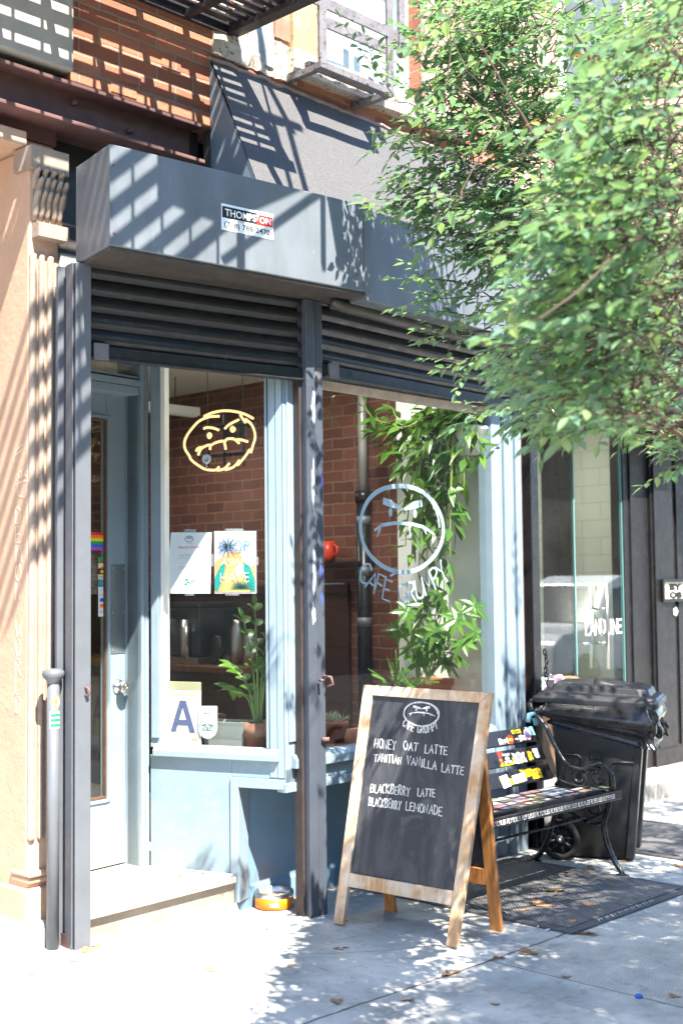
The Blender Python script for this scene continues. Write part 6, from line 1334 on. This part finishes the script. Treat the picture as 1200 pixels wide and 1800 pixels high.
# ------------------------------------------------------------------ street tree (trunk stands at the kerb out of the frame, crown hangs into it)
tr = thing('street_tree', 'leafy green street tree whose crown hangs in front of the building', 'tree', (7.3, .9, 0))
q = random.Random(77); lf, tw, rd = MB(), MB(), MB(); tw.sm = True
def tleaf(m_, b, d, ln):
    side = d.cross(Vector((q.uniform(-.5, .5), q.uniform(-.5, .5), 1)))
    if side.length < .01: return
    side.normalize(); nm = side.cross(d); w_ = ln*q.uniform(.42, .54); f = q.uniform(.05, .3); dr = Vector((0, 0, -ln*q.uniform(.02, .3)))
    P = [b, b+d*ln*.3+side*w_*.46+nm*w_*f*.5+dr*.15, b+d*ln*.62+side*w_*.42+nm*w_*f*.5+dr*.45, b+d*ln+dr, b+d*ln*.62-side*w_*.42+nm*w_*f*.5+dr*.45, b+d*ln*.3-side*w_*.46+nm*w_*f*.5+dr*.15, b+d*ln*.46+dr*.3]
    k = m_.add(P)
    for a in ((0, 1, 6), (1, 2, 6), (2, 3, 6), (3, 4, 6), (4, 5, 6), (5, 0, 6)): m_.face(tuple(k+i for i in a))
def spray(s, d, ln, m_=None, sc_=1.0, twig=True):   # a twig with alternate leaves
    d = d.normalized(); pts = [Vector(s)]; n_ = max(4, int(ln/.06))
    for i in range(n_):
        d = (d+Vector((q.uniform(-.12, .12), q.uniform(-.12, .12), q.uniform(-.14, .06)))).normalized(); pts.append(pts[-1]+d*ln/n_)
    if twig: tw.tube(pts, [.0028*(1-.75*i/n_) for i in range(n_+1)], 4, False)
    st = .024*sc_; acc = .03; sd = 1
    for i in range(n_):
        seg = pts[i+1]-pts[i]; L_ = seg.length; td = seg.normalized()
        while acc < L_:
            sd = -sd; side = td.cross(Vector((q.uniform(-.35, .35), q.uniform(-.35, .35), 1))).normalized()
            tleaf(m_ or lf, pts[i]+td*acc, (td*.55+side*sd+Vector((0, 0, q.uniform(-.35, .15)))).normalized(), sc_*q.uniform(.036, .058)); acc += st*q.uniform(.7, 1.3)
        acc -= L_
    tleaf(m_ or lf, pts[-1], d, .05*sc_)
POLY = [(705, -40), (712, 60), (722, 140), (668, 225), (690, 262), (655, 330), (700, 380), (742, 425), (700, 500), (716, 545), (738, 590), (790, 632), (862, 640), (905, 690), (915, 735), (950, 765), (1000, 765), (1040, 738), (1100, 750), (1150, 800), (1240, 830), (1240, -40)]
def inside(px, py):
    c_ = False; j = len(POLY)-1
    for i in range(len(POLY)):
        (xi, yi), (xj, yj) = POLY[i], POLY[j]
        if (yi > py) != (yj > py) and px < (xj-xi)*(py-yi)/(yj-yi)+xi: c_ = not c_
        j = i
    return c_
def okshade(p):   # keep the sunny left pavement and the left bay clear of this tree
    h = p+SUN*((4.75-p.y)/SUN.y)
    if .8 < h.z < 2.5 and 5.5 < h.x < 6.35: return False
    h = p+SUN*((5.42-p.y)/SUN.y)
    if .2 < h.z < 1.35 and 8.75 < h.x < 9.7: return False
    g = p+SUN*(p.z/-SUN.z)
    if g.y > 4.6: 
        t_ = (4.5-p.y)/SUN.y; h = p+SUN*t_; return h.x > 4.9
    lim = 4.507+1.276*(g.y-4.731) if g.y > 3.5 else 2.95-.1*(3.5-g.y)
    return g.x > lim+.22
clear = [(655, 60), (660, 300), (640, 430), (655, 620)]
def density(px, py):   # sparse gaps towards the upper right, dense lower band
    v_ = mnoise.noise((px*.009, py*.011, 5)); return v_
cnt = 0; tries = 0; anchors = []
while cnt < 950 and tries < 60000:
    tries += 1; px = q.uniform(640, 1235); py = q.uniform(-40, 830)
    if not inside(px, py): continue
    dn = density(px, py)
    if py < 420 and dn < -.22 and q.random() < .75: continue
    if py >= 420 and dn < -.3 and q.random() < .5: continue
    Z = (q.uniform(4.6, 6.2) if px < 960 else q.uniform(3.7, 5.6)) if q.random() < .85 else q.uniform(2.9, 3.7)
    p = CAM+ray(px, py)*Z
    if p.z < 1.9 or p.y > 4.1: continue
    ln = q.uniform(.16, .34); d = (-_r*q.uniform(.2, 1)+_u*q.uniform(-.35, .25)+_f*q.uniform(-.5, .5))
    if not (okshade(p) and okshade(p+d.normalized()*ln)) and q.random() < (.9 if px < 820 and py < 460 else .985): continue
    e = proj(p+d.normalized()*ln)
    if not inside(e[0], e[1]): continue
    anchors.append(p); spray(p, d, ln*1.15, None, q.uniform(.85, 1.4)); cnt += 1
k = 0
for _ in range(9000):
    if k > 520: break
    px = q.uniform(700, 1010); py = q.uniform(-40, 440); Z = q.uniform(5.6, 6.5); p = CAM+ray(px, py)*Z
    if not inside(px, py) or p.y > 4.3 or not okshade(p): continue
    d = (-_r*q.uniform(-.2, 1)+_u*q.uniform(-.4, .25)+_f*q.uniform(-.6, .0)); ln = q.uniform(.16, .3); e = proj(p+d.normalized()*ln)
    if not inside(e[0], e[1]): continue
    anchors.append(p); spray(p, d, ln, None, q.uniform(1.0, 1.35)); k += 1
# fringe sprays along the left edge, reaching out over the shopfront
for (ax, ay, bx_, by_, Z) in [(760, 70, 712, 45, 4.9), (800, 130, 735, 150, 4.7), (735, 190, 690, 120, 4.3), (760, 250, 660, 228, 4.6), (790, 300, 668, 300, 4.5), (800, 400, 650, 318, 4.6), (800, 450, 712, 390, 4.3), (830, 500, 690, 475, 4.6), (840, 520, 685, 520, 4.4), (850, 560, 712, 528, 4.8), (850, 600, 735, 585, 4.6), (870, 640, 770, 632, 4.5), (960, 690, 785, 722, 5.0), (980, 700, 800, 735, 4.9), (960, 720, 880, 745, 4.8), (1010, 700, 930, 765, 4.6), (1060, 690, 985, 768, 4.7), (1110, 690, 1040, 735, 4.4), (1180, 720, 1100, 745, 4.2), (1230, 740, 1160, 800, 4.1), (1230, 790, 1180, 820, 4.0), (1000, 640, 900, 720, 5.0), (900, 600, 800, 640, 4.7), (745, 120, 720, 60, 4.4), (700, 180, 605, 40, 3.7), (760, 340, 700, 345, 4.2), (780, 380, 655, 350, 4.4)]:
    for Z in (4.9, 5.2, 5.5, 5.7, 5.9, 6.1):
        a_ = CAM+ray(ax, ay)*Z; b_ = CAM+ray(bx_, by_)*(Z+.05)
        gg = b_+SUN*(b_.z/-SUN.z)
        if okshade(a_) and (okshade(b_) or gg.y > 4.75): break
    anchors.append(a_); spray(a_, b_-a_, (b_-a_).length, None, 1.15)
    for k in range(3):
        s_ = a_.lerp(b_, q.uniform(.1, .7)); spray(s_, (b_-a_).normalized()+rdir(q, -.7, .5)*.8, q.uniform(.10, .2), None, 1.1)
# the part of the crown above and right of the frame, which shades the pavement
def over_crown(p):   # would this leaf stand between the sun and the visible crown?
    for k in range(1, 12):
        h = p+SUN*(.3*k)
        if h.z < 2.0: return False
        x, y, z = proj(h)
        if 3.3 < z < 6.3 and inside(x, y): return True
    return False
def outframe(p):
    x, y, z = proj(p); return z < .3 or x > 1235 or y < -40 or x < -60 or y > 1900
cnt = 0; tries = 0
while cnt < 1500 and tries < 90000:
    tries += 1
    p = Vector((q.uniform(2.2, 8.6), q.uniform(-.9, 3.4), q.uniform(2.5, 5.6)))
    if ((p.x-5.4)/3.3)**2+((p.y-1.2)/2.3)**2+((p.z-3.9)/1.7)**2 > 1: continue
    if not outframe(p) or not okshade(p): continue
    if mnoise.noise(p*1.15) < -.42: continue
    if (p-CAM).length < 1.6: continue
    if over_crown(p): continue
    d = rdir(q, -.4, .3); ln = q.uniform(.25, .42)
    if not outframe(p+d*ln) or not okshade(p+d*ln): continue
    spray(p, d, ln, None, 1.25, q.random() < .5); cnt += 1
    if cnt % 6 == 0: anchors.append(p)
cnt = 0
for _ in range(60000):   # unseen boughs added over the kerb to shade the pavement
    if cnt > 1250: break
    g = Vector((q.uniform(3.4, 5.3), q.uniform(2.1, 3.6), 0)) if cnt > 620 else Vector((q.uniform(3.7, 7.0), q.uniform(2.1, 3.8), 0)); p = g-SUN*(q.uniform(3.2, 6.4)/-SUN.z)
    if g.x < 4.6 and g.y > 3.4: continue
    d = rdir(q, -.3, .2); ln = q.uniform(.25, .4)
    if not outframe(p) or not outframe(p+d*ln) or not okshade(p) or not okshade(p+d*ln) or over_crown(p) or (p-CAM).length < 1.5: continue
    spray(p, d, ln, None, 1.3, q.random() < .4); cnt += 1
for (px, py, Z) in ((1058, 92, 4.2), (1080, 88, 4.2), (1110, 100, 4.3), (960, 205, 4.6), (985, 215, 4.6), (1005, 222, 4.6), (1130, 70, 4.2)):
    a_ = CAM+ray(px, py)*Z
    for k in range(2): spray(a_, rdir(q, -.5, .3), .07, rd, .8, False)
lf.build('crown', m_leafT, tr); rd.build('red_leaves', m_leafR, tr)
mb = MB(); mb.sm = True; tk = Vector((7.3, .9, 0))
mb.tube(cat([tk+Vector((0, 0, -.05)), tk+Vector((.02, .03, 1)), tk+Vector((-.06, .02, 2.2)), tk+Vector((-.25, .1, 3.4)), tk+Vector((-.6, .2, 5.0))], 5), [.16-.0048*i for i in range(21)], 14); mb.build('trunk', m_bark, tr)
mains = [cat([tk+Vector((-.06, .02, z0)), (tk+Vector((-.06, .02, z0+.5))).lerp(e, .4), e.lerp(tk, .12)+Vector((0, 0, .1)), e], 6) for z0, e in ((2.0, CAM+ray(1010, 640)*4.6), (2.2, CAM+ray(960, 480)*4.6), (2.4, CAM+ray(930, 330)*4.6), (2.6, CAM+ray(900, 180)*4.7), (2.5, CAM+ray(1010, 60)*4.5), (1.9, CAM+ray(1120, 690)*4.2), (2.6, Vector((4.0, 1.6, 4.6))), (2.8, Vector((5.6, .4, 5.2))), (2.4, Vector((6.0, 2.2, 4.8))))]
for m_ in mains: tw.tube(m_, [.02-.016*i/len(m_) for i in range(len(m_))], 7, False)
allp = [p for m_ in mains for p in m_[4:]]
todo = list(anchors); dist = {id(p): min((a-p).length for a in allp) for p in todo}; todo.sort(key=lambda p: dist[id(p)])
for p in todo:   # every spray joins the nearest limb or twig already placed
    b_ = min(allp, key=lambda a: (a-p).length)
    if (b_-p).length > .8 or (b_-p).length < .02: continue
    m0 = b_.lerp(p, .5)+Vector((q.uniform(-.02, .02), q.uniform(-.02, .02), q.uniform(-.01, .04))); c_ = cat([b_, m0, p], 3)
    r_ = .0022+.004*min(1, dist[id(p)]*0+.25); tw.tube(c_, [r_*1.1, r_, r_, r_*.95, r_*.9, r_*.85, r_*.8], 4, False); allp += [m0, p]
tw.build('branches', m_bark, tr)

# ------------------------------------------------------------------ fallen leaves and litter
def dry_leaf(i):
    qq = random.Random(100+i); mb = MB(); n_ = 5; pts = []
    for k in range(20):
        a = -math.pi*.92+2*math.pi*.92*k/19; lobe = abs(math.cos(a*2.5*.5)); r_ = .45+.55*abs(math.cos(a*1.36))**1.5*qq.uniform(.8, 1.1); pts.append((r_*math.sin(a)*.9, r_*math.cos(a)))
    cz = qq.uniform(.1, .35)
    def h(x, y): return .05+cz*(x*x*.7+y*y*.4)+.10*mnoise.noise((x*2, y*2, i))
    b_ = mb.add([(0, 0, h(0, 0))]+[(x*.5, y*.5, h(x*.5, y*.5)) for x, y in pts]+[(x, y, h(x, y)) for x, y in pts])
    for k in range(19): mb.face((b_, b_+1+k, b_+2+k)); mb.face((b_+1+k, b_+21+k, b_+22+k, b_+2+k))
    mb.tube([(0, -.1, h(0, -.1)), (.05, -.6, .08), (.02, -1.0, .16)], .03, 4); return mb
protos = []
spots = [(975, 1565, .075, 'large dry leaf lying on the hatch in front of the bin'), (955, 1591, .06, 'crumpled dry leaf on the hatch near the chalkboard leg'), (940, 1586, .04, 'small dry leaf beside the crumpled one on the hatch'), (1035, 1590, .04, 'small curled leaf in the middle of the hatch'), (1028, 1640, .075, 'large pale dry leaf over the front corner of the hatch'), (930, 1675, .05, 'brown leaf beside a cigarette end in front of the hatch'), (875, 1683, .04, 'brown leaf in the pavement joint right of the chalkboard'), (868, 1687, .03, 'tiny leaf in the joint beside another one'), (788, 1711, .06, 'pale dry leaf in the joint in front of the chalkboard'), (718, 1757, .035, 'small leaf in the joint at the lower edge'), (1196, 1523, .05, 'dark brown leaf at the right edge of the pavement'), (1098, 1514, .03, 'small leaf on the pavement right of the bench foot'), (1035, 1527, .05, 'brown leaf beside the bin under the bench'), (992, 1532, .045, 'leaf under the bench near the bin wheel'), (1072, 1556, .03, 'small leaf by the bench foot'), (595, 1668, .03, 'small tan leaf on the shaded pavement left of the chalkboard'), (592, 1760, .035, 'tan leaf near the lower edge of the pavement'), (512, 1698, .03, 'yellowish leaf on the sunny edge of the shade'), (432, 1697, .03, 'thin brown leaf on the sunny pavement'), (365, 1702, .022, 'tiny leaf on the sunny pavement below the step'), (372, 1706, .02, 'tiny dark leaf beside another on the sunny pavement'), (280, 1645, .025, 'little leaf on the sunny pavement near the step'), (245, 1640, .02, 'little leaf close under the marble step'), (158, 1671, .045, 'orange brown leaf at the foot of the left post'), (172, 1664, .035, 'curled orange leaf at the foot of the left post'), (1185, 1751, .03, 'tan leaf at the lower right of the pavement'), (995, 1717, .025, 'small leaf on the pavement right of the joint'), (870, 1765, .022, 'tiny leaf at the bottom centre of the pavement'), (1005, 1620, .03, 'leaf on the steel hatch frame'), (920, 1600, .03, 'leaf on the hatch behind the chalkboard leg')]
for i, (px, py, s_, l_) in enumerate(spots):
    g = gz(px, py); zz = ground(g.x, g.y)
    hz = .017 if (5.2 < g.x < 6.3 and 3.46 < g.y < 4.9) else .002
    g = gz(px, py, zz+hz)
    if i < 5: o = one(dry_leaf(i), 'dry_leaf', m_dry, l_, 'leaf', (0, 0, 0), 'dry leaves on the pavement'); protos.append(o)
    else: o = protos[i % 5].copy(); C.objects.link(o); o['label'] = l_
    o.location = (g.x, g.y, zz+hz-.04*s_); o.scale = (s_, s_, s_); o.rotation_euler = (q.uniform(-.15, .15), q.uniform(-.15, .15), q.uniform(0, 6.28))
for i, (px, py, l_) in enumerate(((945, 1628, 'cigarette end at the hatch corner nearest the chalkboard leg'), (962, 1634, 'cigarette end just right of another at the hatch corner'), (929, 1681, 'cigarette end touching the brown leaf in front of the hatch'), (968, 1533, 'white paper straw piece on the hatch under the bench'))):
    g = gz(px, py, .008); a = q.uniform(0, 3.14); d = Vector((math.cos(a), math.sin(a), 0))*(.013 if i < 3 else .035); mb = MB(); mb.sm = True; mb.tube([g-d, g+d], .004, 8)
    one(mb, 'cigarette_end' if i < 3 else 'straw_piece', k_white, l_, 'litter', (g.x, g.y, .004), 'litter on the pavement')
g = gz(1122, 1750, .008); mb = MB(); mb.sm = True; mb.lathe([(.014, 0), (.015, .008), (.012, .012), (.001, .012)], 12, Fr((g.x, g.y, .001))); one(mb, 'bottle_cap', k_blue, 'small blue bottle cap on the pavement at the lower right', 'litter', (g.x, g.y, .001))


# ------------------------------------------------------------------ across the street (seen only in reflections)
ob = thing('opposite_building', 'brick building across the street, seen only reflected in the glass', 'building', (10, -15, 0))
mb = MB(); mb.box(-20, 45, -16, -15, -.14, 12); mb.build('wall', brick('opposite_brick', 'XZ', srgb(120, 74, 60), srgb(104, 62, 50), srgb(130, 118, 104)), ob)
for k in range(16):
    for j in range(3):
        mb = MB(); x = -17+k*3.8; mb.box(x, x+1.3, -15, -14.96, 1.2+j*3.2, 3.3+j*3.2); mb.build('window', m_black, ob)

# ------------------------------------------------------------------ parked car at the kerb (shows only as a reflection in the glass doors)
FCar = Fr((16.6, -.35, -.14), (1, 0, 0))
pc_ = thing('parked_car', 'white parked car at the kerb, seen only reflected in the glass doors', 'car', FCar.p(2.2, -.9, 0))
mcar = plain('white_car_paint', (.8, .8, .8), .2); mcg = plain('dark_car_glass', (.02, .025, .03), .05)
prof_ = [(0, .35), (.05, .85), (.25, 1.0), (1.15, 1.10), (1.75, 1.78), (2.2, 1.92), (3.7, 1.90), (4.2, 1.75), (4.4, 1.1), (4.45, .35)]
def inset(x, z, s_): return (x, -.9+s_*(.9-.16*max(0, (z-1.05)/.85)), z)
mb = MB(FCar); mb.sm = False
mb.loft([[FCar.p(*inset(x, z, s_)) for x, z in prof_] for s_ in (-1, 1)]); mb.build('body', mcar, pc_, .06)
mb = MB(FCar)
for s_ in (-1, 1):
    for pl_ in ([(1.35, 1.14), (1.86, 1.70), (2.5, 1.76), (2.5, 1.14)], [(2.6, 1.14), (2.6, 1.76), (3.5, 1.75), (3.6, 1.14)], [(3.7, 1.14), (3.62, 1.74), (3.95, 1.68), (4.2, 1.14)]):
        mb.loft([[FCar.p(x, inset(x, z, s_*1.006)[1], z) for x, z in pl_], [FCar.p(x, inset(x, z, s_*.99)[1], z) for x, z in pl_]])
mb.loft([[FCar.p(x, y, z) for x, y, z in ((1.18, -1.62, 1.16), (1.18, -.18, 1.16), (1.70, -.28, 1.76), (1.70, -1.52, 1.76))], [FCar.p(x+.03, y, z) for x, y, z in ((1.18, -1.62, 1.16), (1.18, -.18, 1.16), (1.70, -.28, 1.76), (1.70, -1.52, 1.76))]]); mb.build('car_glass', mcg, pc_)
for x in (.85, 3.55):
    for y in (-1.8, -.02):
        mb = MB(); mb.sm = True; mb.lathe([(.2, -.1), (.33, -.1), (.345, 0), (.33, .1), (.2, .1), (.001, .06)], 24, Fr(FCar.p(x, y-.02, .345), (1, 0, 0), (0, -1 if y > -1 else 1, 0))); mb.build('wheel', m_rubber, pc_)
